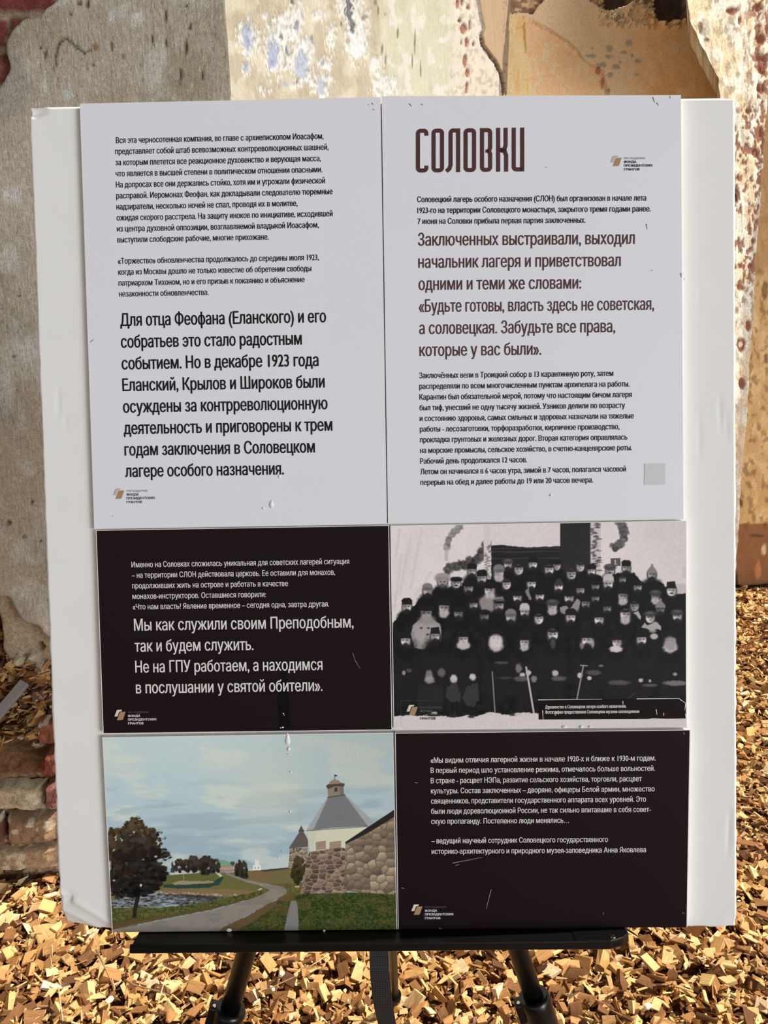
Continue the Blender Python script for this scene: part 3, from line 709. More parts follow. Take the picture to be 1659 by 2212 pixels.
def paint_group():
    c = Canvas(1659, 1200, 3); x, y = c.x, c.y
    c.a[:] = g_(216); c.a -= 10 * (fbm(x / 120, y / 90, 3) - .5)[..., None]
    c.a -= (sstep(1150, 1660, x) * 12 * (1 - sstep(0, 600, y)))[..., None]
    # drapery folds at the left
    for (p, q) in [((120, 100), (60, 420)), ((180, 60), (120, 380)), ((70, 200), (30, 500)), ((230, 300), (150, 420)), ((60, 60), (40, 200))]:
        c.line(p, q, 16, g_(196), .45)
    for (xx, yy) in [(318, 190)]: c.poly([(308, 150), (326, 150), (326, 235), (308, 235)], g_(176), .8, 5)
    # wall post shadow and garlands
    def garland(pts, r, v=96, n=60):
        P = np.array(pts, float); s_ = np.r_[0, np.cumsum(np.hypot(*np.diff(P, axis=0).T))]
        for t in np.linspace(0, s_[-1], n):
            px_, py_ = np.interp(t, s_, P[:, 0]), np.interp(t, s_, P[:, 1])
            for _ in range(3):
                c.ell(px_ + c.rs.normal(0, r * .4), py_ + c.rs.normal(0, r * .4), r * c.rs.uniform(.4, .8), r * c.rs.uniform(.3, .7), g_(v + c.rs.normal(0, 24)), .7, .4, .8, .12)
    garland([(400, 40), (355, 75), (328, 115), (318, 160)], 17, 130, 40)
    garland([(318, 285), (345, 262), (390, 265), (440, 245), (490, 225), (520, 190), (532, 155), (550, 140)], 22, 74)
    garland([(1275, 25), (1300, 60), (1298, 100), (1275, 135), (1245, 165)], 20, 84, 55)
    # doorway: lit lintel panel above, black recess, dark post
    c.poly([(522, 30), (560, 26), (566, 330), (524, 330)], g_(206), 1, 3)
    for i in range(26): c.ell(545 + c.rs.uniform(-14, 16), 150 + i * 7, c.rs.uniform(5, 13), c.rs.uniform(2, 5), g_(90), .75, .4, .6, .2)
    c.poly([(566, 24), (944, 20), (944, 152), (860, 158), (800, 152), (700, 148), (566, 150)], g_(212), 1, 3)
    c.poly([(564, 148), (640, 146), (760, 160), (860, 156), (946, 152), (946, 520), (564, 520)], g_(34), 1, 3, 4)
    for yy in (166, 184, 222): c.line((566, yy), (940, yy - 4), 3, g_(96), .6)
    c.line((640, 190), (800, 186), 2, g_(120), .5)
    c.poly([(944, 22), (1112, 18), (1112, 480), (944, 480)], g_(40), 1, 4)
    c.poly([(1112, 18), (1168, 18), (1168, 320), (1112, 320)], g_(196), 1, 3)
    for i in range(44): c.ell(1140 + c.rs.uniform(-24, 24), 24 + i * 6.4, c.rs.uniform(8, 20), c.rs.uniform(2, 5), g_(c.rs.uniform(50, 100)), .85, .35, .5, .15)
    # number plate 1 on the wall
    c.poly([(1222, 220), (1276, 218), (1278, 262), (1224, 262)], g_(84), 1, 2); c.line((1249, 230), (1249, 252), 4, g_(220)); c.line((1244, 234), (1249, 230), 3, g_(220)); c.line((1243, 253), (1256, 253), 2.5, g_(220))
    c.poly([(1618, 260), (1640, 260), (1640, 330), (1620, 330)], g_(190), .6, 4)
    c.poly([(1585, 360), (1640, 360), (1640, 420), (1585, 420)], g_(176), .6, 4)
    # massed dark coats
    D = g_(21)
    c.poly([(18, 580), (40, 555), (62, 520), (100, 505), (140, 480), (165, 450), (200, 425), (235, 400), (262, 378), (300, 372), (330, 385), (352, 375), (400, 370), (420, 340), (450, 318), (500, 330), (560, 340), (600, 345), (660, 300), (720, 300), (790, 290), (850, 300), (900, 285), (930, 275), (985, 310), (1050, 290), (1120, 300), (1170, 320), (1190, 350), (1230, 310), (1270, 300), (1300, 300), (1350, 300), (1385, 340), (1410, 355), (1450, 340), (1500, 352), (1530, 380), (1560, 410), (1600, 420), (1642, 412), (1642, 1100), (18, 1100)], D, 1, 5, 6, .05)
    w = c.win(18, 560, 1642, 1100); n = fbm(c.x[w] / 26, c.y[w] / 40, 12); dark = (c.a[w].mean(-1) < 60)
    c.a[w] += (34 * (n - .45) * dark)[..., None]
    def person(x, y, wd, hat='k', beard='d', br=200, coat=22):
        rx = wd * .49; ry = wd * .58; br = min(236, br * 1.14 * c.rs.uniform(.86, 1.08)); wd *= 1
        c.ell(x, y + wd * 1.25, wd * 1.12, wd * .92, g_(coat), .9, .3, .3)
        c.ell(x, y, rx * 1.25, ry * 1.2, g_(28), .95, .2)
        c.ell(x, y, rx, ry, g_(br), .97, .2)
        sd = -1 if c.rs.random() < .65 else 1
        c.ell(x + sd * rx * .62, y + ry * .1, rx * .55, ry * .9, g_(br * .55), .6, .8)
        c.ell(x, y - ry * .5, rx * .95, ry * .28, g_(br * .6), .55, .8)
        jx, jy = c.rs.normal(0, rx * .07), c.rs.normal(0, ry * .04)
        for sx in (-1, 1):
            c.ell(x + jx + sx * rx * .42, y + jy - ry * .17, rx * .34, ry * .19, g_(br * .42), .75, .85)
            c.ell(x + jx + sx * rx * .42, y + jy - ry * .13, rx * .17, ry * .09, g_(44), .7, .7)
        c.ell(x + jx + sd * rx * .12, y + ry * .12, rx * .14, ry * .3, g_(br * .66), .7, .7)
        c.ell(x + jx, y + ry * .30, rx * .2, ry * .08, g_(br * .5), .6, .7)
        if beard == 'd':
            c.ell(x, y + ry * 1.02, rx * .9, ry * .56, g_(30), .95, .3, .35, .1); c.ell(x, y + ry * .5, rx * .5, ry * .13, g_(44), .85, .4)
        elif beard == 'm': c.ell(x, y + ry * .45, rx * .5, ry * .14, g_(40), .9, .4); c.ell(x, y + ry * 1.15, rx * .6, ry * .25, g_(40), .8, .5)
        elif beard == 'n': c.ell(x, y + ry * .5, rx * .34, ry * .08, g_(90), .8, .5)
        elif beard in 'wW':
            k = 1.25 if beard == 'W' else 1.0
            c.ell(x, y + ry * .95, rx * 1.05 * k, ry * .75 * k, g_(198 if beard == 'W' else 182), .95, .3, .4, .1)
            c.ell(x, y + ry * .42, rx * .5, ry * .12, g_(120), .5, .5); c.ell(x, y + ry * 1.0, rx * .12, ry * .5, g_(120), .35, .7)
        ht = y - ry * .62
        if hat == 'k': c.poly([(x - rx * 1.2, ht + 4), (x - rx * 1.25, ht - wd * .42), (x - rx * .7, ht - wd * .68), (x + rx * .7, ht - wd * .68), (x + rx * 1.25, ht - wd * .42), (x + rx * 1.2, ht + 4)], g_(27), 1, 4, 2)
        elif hat == 'K': c.poly([(x - rx * 1.15, ht + 4), (x - rx * 1.0, ht - wd * .66), (x + rx * .8, ht - wd * .72), (x + rx * 1.15, ht + 4)], g_(30), 1, 3, 1)
        elif hat == 'c': c.ell(x, ht - wd * .14, rx * 1.55, wd * .30, g_(27), 1, .2, .15); c.ell(x, ht + 1, rx * 1.3, wd * .11, g_(24), 1, .3)
        elif hat == 'p': c.ell(x, ht - wd * .2, rx * 1.4, wd * .22, g_(48), 1, .2); c.ell(x, ht, rx * 1.2, wd * .1, g_(22), 1, .3); c.ell(x + 4, ht - wd * .3, rx * 1.1, wd * .05, g_(150), .6, .5)
        elif hat == 'f': c.ell(x, ht - wd * .14, rx * 1.75, wd * .55, g_(150), 1, .25, .3, .2); c.ell(x, ht + wd * .04, rx * 1.3, wd * .2, g_(110), .7, .5, .4, .2); c.ell(x, y + 1, rx * .98, ry * .8, g_(br * .9), .9, .3); [c.ell(x + s_ * rx * .42, y - ry * .1, rx * .26, ry * .13, g_(50), .8, .5) for s_ in (-1, 1)]; c.ell(x, y + ry * .7, rx * .7, ry * .45, g_(70), .8, .4)
        elif hat == 'F': c.ell(x, ht - wd * .1, rx * 1.5, wd * .36, g_(62), 1, .3, .35, .2); c.ell(x, ht - wd * .22, rx * .9, wd * .14, g_(105), .6, .5, .4, .2)
        elif hat == 'g': c.ell(x, ht - wd * .1, rx * 1.2, wd * .46, g_(120), 1, .15); c.ell(x, ht + wd * .1, rx * 1.25, wd * .14, g_(96), .9, .3)
        elif hat == 'w': c.poly([(x - rx * 1.25, ht + 6), (x - rx * 1.1, ht - wd * .5), (x - rx * .5, ht - wd * .75), (x + rx * .7, ht - wd * .72), (x + rx * 1.2, ht - wd * .4), (x + rx * 1.3, ht + 6)], g_(188), 1, 4); c.line((x - rx * 1.2, ht + 1), (x + rx * 1.2, ht + 1), 5, g_(130), .6)
        elif hat == 'b': c.poly([(x - rx * 1.3, ht + 8), (x - rx * 1.1, ht - wd * .2), (x - rx * .35, ht - wd * .6), (x - 2, ht - wd * .95), (x + 6, ht - wd * .95), (x + rx * .4, ht - wd * .6), (x + rx * 1.1, ht - wd * .2), (x + rx * 1.35, ht + 8)], g_(128), 1, 4)
        elif hat == 't': c.poly([(x - rx * 1.2, ht + 8), (x - rx * 1.1, ht - wd * .2), (x - rx * .2, ht - wd * .7), (x + rx * .2, ht - wd * .7), (x + rx * 1.1, ht - wd * .2), (x + rx * 1.2, ht + 8)], g_(56), 1, 4)
        else: c.ell(x, ht - 2, rx * 1.05, wd * .16, g_(32), .95, .3)
    P = [(458, 292, 44, 'k', 'd', 160), (656, 255, 42, 'F', 'd'), (795, 255, 43, 'k', 'd'), (717, 283, 46, 'n', 'n'), (607, 300, 52, 'g', 'w', 176), (927, 262, 40, 'c', 'n', 180), (885, 285, 46, 'n', 'd'), (1057, 268, 42, 'n', 'n'), (1007, 308, 48, 'n', 'm'), (1118, 292, 40, 'k', 'd'),
         (1220, 288, 46, 'F', 'm', 180), (1309, 275, 44, 'k', 'd', 150), (1450, 310, 46, 'b', 'd', 150), (513, 332, 48, 'k', 'd', 180), (372, 358, 46, 'c', 'm', 190), (296, 352, 50, 'f', 'd', 170), (1290, 338, 34, 'n', 'd', 150),
         (213, 400, 48, 'g', 'd', 190), (1210, 362, 50, 'w', 'd'), (650, 365, 44, 'n', 'n'), (787, 363, 46, 'k', 'd'), (937, 378, 44, 't', 'd'), (1140, 375, 40, 'c', 'd', 130), (440, 385, 48, 'c', 'd', 150), (555, 398, 54, 'c', 'w', 180, 120), (1057, 397, 42, 'k', 'd', 180), (1373, 380, 42, 'c', 'd', 150), (1558, 400, 50, 'K', 'm'),
         (1470, 430, 46, 'F', 'w', 120), (708, 437, 44, 'c', 'd'), (833, 430, 44, 'c', 'd'), (993, 440, 48, 'c', 'd', 170), (1140, 440, 40, 'c', 'd', 150), (1290, 430, 50, 'k', 'w', 150), (1085, 470, 44, 'k', 'd', 150), (100, 488, 48, 'k', 'd'), (468, 478, 42, 'k', 'd', 170), (608, 483, 50, 'p', 'd', 150), (303, 495, 54, 'k', 'w', 170), (902, 485, 50, 'F', 'w', 180), (1205, 497, 42, 'k', 'd', 140), (1355, 485, 46, 'n', 'n', 170), (1497, 500, 46, 'b', 'd', 100),
         (748, 517, 46, 'w', 'd'), (207, 522, 56, 'c', 'w', 160), (383, 525, 46, 'c', 'd', 150), (528, 540, 46, 'c', 'd', 120), (672, 545, 52, 'g', 'd'), (828, 555, 46, 'n', 'n'), (1003, 548, 50, 'k', 'd'), (1158, 560, 48, 'k', 'd'), (1303, 532, 54, 'n', 'w'), (1440, 548, 48, 'F', 'n'), (1590, 540, 48, 'F', 'd')]
    # light coats
    def coat_left():
        c.poly([(122, 640), (130, 590), (160, 565), (250, 560), (282, 585), (290, 640), (284, 700), (240, 720), (140, 718)], g_(150), 1, 6, 6); c.poly([(130, 600), (200, 570), (270, 590), (250, 680), (160, 700)], g_(168), .6, 16, 8)
        for q in ((178, 604), (218, 604), (213, 640)): c.ell(*q, 8, 6, g_(60), .9, .4)
    for i, p in enumerate(P):
        person(*p)
        if p[0] == 555: c.poly([(500, 450), (525, 435), (560, 442), (630, 430), (635, 450), (600, 470), (570, 520), (520, 500), (500, 480)], g_(140), .9, 6, 8)
        if p[0] == 207: coat_left(); c.ell(207, 560, 44, 26, g_(140), .9, .4, .5, .1); c.ell(190, 522, 12, 8, g_(70), .5, .5); c.ell(222, 522, 12, 8, g_(70), .5, .5)
        if p[0] == 1355: c.poly([(1345, 520), (1375, 510), (1392, 540), (1386, 560), (1362, 532)], g_(186), .9, 4, 3)
        if p[0] == 993: c.poly([(940, 490), (970, 480), (1000, 500), (1040, 440), (1056, 460), (1046, 520), (1020, 500), (990, 510), (970, 530), (945, 520)], g_(160), .85, 5, 6)
        if p[0] == 1440: c.poly([(1390, 600), (1412, 575), (1430, 590), (1470, 566), (1500, 590), (1502, 616), (1476, 610), (1456, 620), (1440, 615), (1420, 605)], g_(172), .95, 4, 5); c.ell(1462, 650, 22, 16, g_(186), .95, .3); c.ell(1455, 620, 20, 10, g_(170), .8, .4)
        if p[0] == 787: c.poly([(752, 400), (770, 380), (780, 420), (790, 450), (770, 445)], g_(150), .8, 5, 5)
    F = [(92, 675, 50, 'k', 'd'), (256, 650, 48, 'K', 'd'), (905, 643, 54, 'n', 'd'), (411, 668, 50, 'k', 'W', 186), (590, 668, 60, 'k', 'W', 196), (747, 685, 48, 'k', 'w'), (1092, 675, 54, 'k', 'd', 196), (1257, 685, 48, 'k', 'n'), (1394, 670, 50, 'k', 'd'), (1552, 675, 60, 'k', 'W', 150)]
    for (x, *_r) in F: c.ell(x, 850, 84, 190, g_(30), .9, .3, .3)
    for p in F: person(*p)
    c.ell(411, 702, 34, 18, g_(186), .9, .4, .5, .1); c.ell(1252, 720, 36, 18, g_(206), .98, .25, .4, .12); c.ell(590, 676, 38, 36, g_(206), .9, .3); c.ell(578, 660, 6, 3, g_(130), .6, .5); c.ell(602, 660, 6, 3, g_(130), .6, .5)
    c.ell(905, 690, 14, 26, g_(90), .7, .5); c.ell(1064, 700, 12, 20, g_(160), .7, .5); c.ell(1124, 690, 9, 24, g_(190), .7, .5); c.ell(1552, 690, 32, 38, g_(150), .9, .3, .3, .1); [c.ell(1552 + s_ * 12, 654, 7, 4, g_(70), .8, .5) for s_ in (-1, 1)]
    # sleeves, hands, mitten, knees, sticks
    for (x, y, rx, ry, v) in [(222, 866, 20, 30, 128), (225, 890, 28, 20, 150), (290, 850, 20, 26, 100), (358, 884, 20, 22, 208), (462, 874, 19, 18, 208), (737, 862, 15, 11, 205), (770, 850, 15, 14, 205), (715, 826, 18, 24, 120), (800, 886, 16, 18, 130), (730, 884, 40, 14, 92), (917, 852, 18, 17, 190), (936, 882, 40, 14, 90), (1054, 866, 14, 16, 205), (1106, 880, 13, 10, 200), (1130, 850, 40, 14, 84), (1388, 892, 13, 11, 190), (1440, 895, 8, 8, 180), (1578, 858, 12, 10, 160), (82, 852, 9, 12, 150), (110, 838, 16, 10, 80), (620, 795, 40, 8, 74), (640, 880, 40, 8, 60), (1270, 905, 60, 14, 84), (1580, 908, 66, 14, 120), (1440, 920, 40, 8, 90), (1170, 812, 14, 6, 120)]:
        c.ell(x, y, rx, ry, g_(v), .92, .3, .5, .1)
    for q in ((350, 888), (358, 892), (366, 892), (455, 880), (463, 884), (470, 880)): c.line(q, (q[0] - 1, q[1] + 10), 2, g_(90), .7)
    for pts in [[(316, 930), (340, 910), (372, 905), (398, 970), (390, 1010), (340, 1010), (314, 985)], [(425, 930), (490, 905), (494, 1000), (470, 1040), (430, 1030), (405, 990)]]: c.poly(pts, g_(60), .85, 8, 8)
    for pts in [[(160, 920), (300, 920), (300, 1060), (160, 1060)]]: c.poly(pts, g_(44), .6, 14, 10)
    c.line((570, 845), (586, 1085), 6, g_(140)); c.line((757, 820), (800, 1076), 10, g_(186)); c.line((1072, 815), (1036, 1000), 7, g_(150)); c.line((1056, 810), (1094, 812), 6, g_(160)); c.line((1310, 1000), (1360, 960), 3, g_(90), .7)
    # boots and trodden snow
    c.poly([(18, 1092), (110, 1082), (160, 1090), (230, 1076), (330, 1092), (380, 1098), (440, 1082), (480, 1092), (560, 1066), (640, 1082), (740, 1070), (790, 1074), (860, 1078), (1000, 1070), (1200, 1078), (1400, 1070), (1642, 1078), (1642, 1170), (18, 1170)], g_(206), 1, 3, 5, .08)
    for (x, y, rx, ry) in [(455, 1092, 18, 9), (350, 1090, 22, 8), (250, 1084, 40, 7), (690, 1082, 30, 6)]: c.ell(x, y, rx, ry, g_(40), .9, .3, .4, .1)
    for (x, y) in [(250, 1074), (550, 1078), (712, 1080), (768, 1078)]: c.ell(x, y, 18, 9, g_(200), .9, .4, .5, .1)
    for _ in range(2):
        for ax in (0, 1): c.a = .5 * c.a + .25 * np.roll(c.a, 1, ax) + .25 * np.roll(c.a, -1, ax)
    c.a *= (1 + .09 * (fbm(c.x / 7, c.y / 7, 77) - .5))[..., None]
    c.a += c.rs.normal(0, 4.5, c.a.shape[:2])[..., None]
    # thin print edge of the logo patch
    for (p, q) in [((66, 1004), (350, 1002)), ((66, 1004), (68, 1148)), ((364, 1004), (362, 1090))]: c.line(p, q, 1.6, g_(96), .5)
    c.a *= np.array([1.0, .985, .985])
    return c.sampler(840, 1120, 1659 / 650.0, GAIN_D)

def voronoi_tex(cell, cols, seed, sx=1.0, sy=1.0, joint=(150, 136, 118), jw=.10, pers=None):
    rs = np.random.default_rng(seed)
    tab = rs.random((4096, 4))
    def f(x, y):
        if pers: x, y = pers(x, y)
        X, Y = x / (cell * sx), y / (cell * sy); xi, yi = np.floor(X).astype(int), np.floor(Y).astype(int)
        d1 = np.full(X.shape, 9.); d2 = np.full(X.shape, 9.); idx = np.zeros(X.shape, int); lx = np.zeros(X.shape); ly = np.zeros(X.shape)
        for i in (-1, 0, 1):
            for j in (-1, 0, 1):
                k = ((xi + i) * 73 + (yi + j) * 1319) % 4096
                px_, py_ = xi + i + .12 + .76 * tab[k, 0], yi + j + .12 + .76 * tab[k, 1]
                d = np.hypot(X - px_, Y - py_) * (.8 + .5 * tab[k, 2])
                n1 = d < d1
                d2 = np.where(n1, d1, np.minimum(d2, d)); idx = np.where(n1, k, idx); lx = np.where(n1, X - px_, lx); ly = np.where(n1, Y - py_, ly); d1 = np.where(n1, d, d1)
        cc = np.array(cols, float)[(tab[idx, 3] * len(cols)).astype(int) % len(cols)]
        cc = cc * (1 - .38 * np.clip(ly + .25 * lx, -.6, .6) + .3 * (fbm(x / 4, y / 4, seed) - .5))[..., None]
        j = 1 - sstep(jw * .4, jw, d2 - d1)
        return cc * (1 - j[..., None]) + np.array(joint, float) * (.75 + .5 * fbm(x / 6, y / 6, seed + 1))[..., None] * j[..., None]
    return f

def paint_landscape():
    c = Canvas(1659, 1149, 5); x, y = c.x, c.y
    t = np.clip((y - 20) / 760, 0, 1)[..., None]
    top, midc, low = np.array([190, 208, 205.]), np.array([180, 200, 204.]), np.array([146, 172, 184.])
    c.a[:] = np.where(t < .5, top + (midc - top) * t * 2, midc + (low - midc) * (t - .5) * 2)
    n = fbm(x / 260 + y / 300, y / 70 - x / 420, 31, 5); c.a = mix(c.a, (206, 214, 202), .7 * sstep(.5, .68, n))
    n = fbm(x / 300, y / 46 + x / 700, 33, 5); c.a = mix(c.a, (148, 172, 180), .55 * sstep(.52, .68, n) * sstep(150, 450, y))
    c.a = mix(c.a, (210, 214, 194), .55 * np.exp(-(((x - 930) / 230) ** 2 + ((y - 330) / 200) ** 2)))
    c.a = mix(c.a, (196, 206, 202), .5 * np.exp(-(((y - 605) / 14) ** 2)) * sstep(.4, .6, fbm(x / 130, y / 20, 35)))
    c.a *= (1 - .10 * sstep(500, 1659, x) * (1 - t[..., 0]))[..., None]
    # far hill, fields
    c.poly([(360, 790), (560, 772), (700, 778), (820, 770), (900, 762), (1040, 750), (1110, 752), (1110, 900), (60, 960), (60, 830)], (112, 104, 66), 1, 3, 4, .05)
    c.poly([(890, 764), (1040, 750), (1048, 758), (960, 768), (900, 776)], (62, 60, 54), .9, 2)
    c.poly([(820, 775), (900, 770), (950, 800), (930, 830), (820, 822)], (122, 98, 70), .8, 4, 4)
    c.poly([(370, 792), (560, 775), (660, 778), (670, 830), (560, 850), (350, 850)], (92, 98, 54), .9, 4, 5)
    # white church
    c.poly([(846, 738), (889, 736), (890, 764), (846, 766)], (226, 226, 216), 1, 2); c.poly([(858, 706), (878, 706), (880, 738), (856, 738)], (222, 224, 216), 1, 2); c.ell(868, 704, 8, 8, (196, 200, 196)); c.line((868, 688), (868, 702), 3, (196, 200, 196)); c.ell(858, 752, 3, 6, (150, 150, 146)); c.ell(876, 752, 3, 6, (150, 150, 146))
    # green roofed house
    c.poly([(655, 738), (752, 740), (748, 772), (655, 776)], (156, 128, 112), 1, 2)
    for xx in range(664, 748, 12): c.poly([(xx, 746), (xx + 5, 746), (xx + 5, 756), (xx, 756)], (198, 186, 172), .8, 1)
    c.line((655, 760), (750, 758), 3, (206, 192, 170), .7)
    c.poly([(640, 738), (660, 708), (690, 710), (752, 738)], (112, 160, 130), 1, 2)
    c.ell(734, 728, 14, 12, (70, 74, 62), 1, .3, .5)
    # white fence and tree line
    c.poly([(386, 782), (548, 768), (550, 780), (388, 792)], (196, 196, 190), .9, 2); c.poly([(640, 772), (668, 786), (680, 800), (668, 806), (640, 780)], (198, 196, 190), .9, 2)
    def tree(cx, cy, rx, ry, col, n=60, s=.28, d=14):
        for _ in range(n):
            a = c.rs.uniform(0, 2 * math.pi); q = math.sqrt(c.rs.random()); k = c.rs.uniform(.5, 1.2) * s
            px_, py_ = cx + math.cos(a) * rx * q, cy + math.sin(a) * ry * q
            v = .74 * np.array(col, float) + c.rs.normal(0, d) + 16 * (-(py_ - cy) / ry) * np.array([1, .8, .5])
            c.ell(px_, py_, rx * k, ry * k * .8, np.clip(v, 8, 255), .95, .3, 1.0, .09)
    c.poly([(390, 778), (396, 730), (402, 714), (410, 740), (416, 778)], (64, 68, 58), 1, 3, 4)
    for q in [(440, 740, 26, 36), (478, 738, 30, 34), (520, 732, 34, 38), (585, 732, 50, 52), (638, 744, 24, 40)]: tree(*q, (66, 58, 44), 40, .34, 10)
    tree(783, 772, 30, 58, (62, 56, 42), 60, .36, 10)
    # grass slope, green screen, shore stones
    c.poly([(680, 790), (760, 800), (860, 850), (920, 872), (860, 890), (740, 915), (560, 880), (660, 850)], (104, 102, 58), .95, 4, 5)
    c.poly([(350, 845), (520, 838), (610, 842), (655, 812), (676, 800), (684, 808), (660, 846), (600, 862), (420, 866), (350, 860)], (40, 66, 58), .95, 3, 3)
    c.poly([(396, 836), (440, 824), (560, 826), (620, 824), (640, 832), (540, 842), (420, 846)], (170, 150, 128), .8, 3, 5)
    c.line((462, 770), (464, 826), 3, (182, 160, 120), .9)
    c.poly([(280, 880), (440, 866), (700, 868), (860, 880), (800, 905), (660, 910), (420, 895), (280, 893)], (126, 108, 74), .95, 3, 4)
    # pond
    def water(x, y):
        b = np.empty(x.shape + (3,)); b[:] = (96, 98, 98); k = fbm(x / 22, y / 5, 41); b = mix(b, (146, 156, 160), sstep(.45, .6, k)); b = mix(b, (52, 48, 44), sstep(.54, .66, fbm(x / 18, y / 4, 43)))
        b = mix(b, (150, 172, 182), .8 * np.exp(-(((x - 380) / 50) ** 2)) * sstep(.4, .5, k)); b = mix(b, (58, 48, 40), .75 * (1 - sstep(900, 925, y)) * sstep(300, 420, x)); b = mix(b, (50, 44, 38), .6 * sstep(430, 560, x) * (1 - sstep(915, 945, y)))
        return b
    c.poly([(60, 935), (230, 890), (420, 895), (620, 908), (690, 916), (640, 930), (520, 952), (330, 972), (60, 974)], (90, 90, 90), 1, 3, 2, tex=water)
    for i in range(46): c.ell(300 + i * 10.4 + c.rs.uniform(-5, 5), 888 + i * .35 + c.rs.uniform(-4, 5), c.rs.uniform(4, 9), c.rs.uniform(3, 6), np.array([152, 138, 122]) + c.rs.normal(0, 26), .9, .4)
    # near grass
    def grass(a, b_, seed):
        def f(x, y):
            k = fbm(x / 9, y / 6, seed, 4); q = fbm(x / 60, y / 30, seed + 3)
            return mix(mix(np.broadcast_to(np.array(a, float), x.shape + (3,)), b_, sstep(.4, .65, k)), (96, 84, 48), .5 * sstep(.5, .7, q))
        return f
    c.poly([(60, 972), (330, 972), (520, 952), (700, 918), (860, 885), (930, 872), (900, 905), (620, 980), (400, 1020), (180, 1062), (60, 1100)], (70, 80, 36), 1, 3, 3, tex=grass((60, 72, 30), (98, 100, 52), 51))
    c.poly([(60, 1058), (180, 1040), (420, 1004), (640, 966), (900, 898), (900, 908), (620, 984), (400, 1026), (200, 1068), (60, 1104)], (92, 72, 44), .85, 4, 5)
    c.poly([(830, 835), (1000, 840), (1150, 830), (1180, 960), (1000, 940), (930, 880)], (92, 88, 46), 1, 4, 4, tex=grass((84, 84, 42), (110, 102, 58), 57))
    # road
    def road(x, y):
        k = fbm(x / 5, y / 3, 61); b = np.broadcast_to(np.array([136, 130, 118.]), x.shape + (3,)) * (.92 + .16 * k)[..., None]
        return mix(b, (118, 112, 100), .5 * sstep(.5, .65, fbm(x / 80, y / 22, 63)))
    c.poly([(60, 1110), (60, 1094), (200, 1070), (420, 1026), (640, 982), (800, 936), (900, 898), (940, 876), (880, 850), (800, 828), (730, 800), (690, 786), (706, 782), (760, 800), (830, 822), (940, 842), (1010, 856), (1034, 874), (1030, 895), (990, 916), (900, 970), (800, 1022), (700, 1070), (640, 1110)], (136, 130, 118), 1, 3, 1.5, tex=road)
    c.poly([(640, 1110), (700, 1070), (820, 1014), (930, 950), (1000, 918), (1090, 900), (1100, 930), (1040, 940), (960, 1000), (860, 1060), (800, 1110)], (98, 80, 52), 1, 4, 5)
    c.poly([(740, 1110), (840, 1050), (940, 985), (990, 935), (1056, 935), (1040, 1000), (1020, 1110)], (60, 66, 30), 1, 4, 5, tex=grass((54, 62, 28), (84, 84, 42), 71))
    c.poly([(1080, 1110), (1094, 990), (1086, 935), (1060, 920), (1100, 896), (1330, 890), (1640, 880), (1645, 1110)], (54, 66, 30), 1, 3, 4, tex=grass((42, 56, 24), (76, 84, 38), 75))
    c.poly([(1016, 1100), (1040, 1000), (1056, 934), (1086, 934), (1094, 985), (1098, 1100)], (126, 124, 118), 1, 3, 4, .2)
    for q in ((1084, 856), (1096, 856), (880, 872), (890, 868)): c.ell(*q, 6, 4, (206, 202, 190), .9, .4)
    # far round tower
    st = voronoi_tex(17, [(120, 106, 92), (142, 126, 108), (104, 90, 78), (150, 134, 112)], 81, 1.2, .8, (158, 146, 126), .2)
    c.poly([(1050, 645), (1150, 640), (1150, 752), (1040, 754)], (128, 112, 96), 1, 2, 0, tex=st)
    c.poly([(1042, 646), (1064, 612), (1094, 566), (1102, 555), (1126, 555), (1150, 600), (1150, 636)], (96, 88, 82), 1, 2); c.poly([(1096, 556), (1104, 534), (1112, 516), (1120, 534), (1130, 554)], (88, 82, 80), 1, 2); c.line((1098, 545), (1130, 546), 3, (60, 56, 54))
    for xx in (1070, 1106): c.ell(xx, 648, 4, 5, (60, 52, 46))
    tree(1100, 770, 38, 66, (78, 70, 40), 70, .3, 9)
    # main tower: wall, roof, lantern, flag
    c.poly([(1144, 545), (1480, 522), (1500, 520), (1480, 560), (1360, 622), (1356, 650), (1160, 664), (1152, 620)], (206, 208, 180), 1, 2)
    c.poly([(1144, 545), (1200, 540), (1180, 660), (1160, 664), (1150, 600)], (192, 196, 176), .5, 10)
    for (a, b_) in [(1192, 1248), (1268, 1332)]: c.poly([(a, 610), (b_, 602), (b_, 648), (a, 655)], (156, 134, 116), 1, 2, 1)
    c.ell(1174, 622, 7, 20, (160, 170, 158), .9, .3); c.poly([(1166, 606), (1182, 606), (1186, 655), (1166, 660)], (196, 204, 190), .8, 3)
    c.poly([(1138, 548), (1258, 362), (1352, 350), (1450, 440), (1512, 500), (1480, 522), (1300, 530)], (128, 130, 132), 1, 2, tex=lambda x, y: np.broadcast_to(np.array([124, 126, 128.]), x.shape + (3,)) * (.95 + .05 * np.sin(y * .9) + .08 * (fbm(x / 40, y / 3, 91) - .5))[..., None])
    c.poly([(1138, 548), (1258, 362), (1262, 362), (1180, 540)], (170, 174, 176), .8, 2); c.poly([(1352, 350), (1360, 352), (1516, 500), (1492, 516), (1478, 520)], (168, 172, 174), .8, 2)
    c.line((1140, 548), (1480, 524), 4, (84, 82, 80), .8)
    c.poly([(1256, 300), (1344, 292), (1348, 350), (1260, 362)], (136, 126, 110), 1, 2); c.poly([(1320, 294), (1344, 292), (1348, 350), (1326, 352)], (112, 104, 92), .8, 2); c.line((1256, 364), (1354, 350), 5, (70, 64, 58)); c.poly([(1296, 310), (1312, 308), (1312, 332), (1296, 333)], (64, 58, 52), 1, 1)
    c.poly([(1248, 300), (1262, 290), (1336, 284), (1352, 288), (1348, 304), (1300, 302), (1258, 318)], (74, 68, 64), 1, 2)
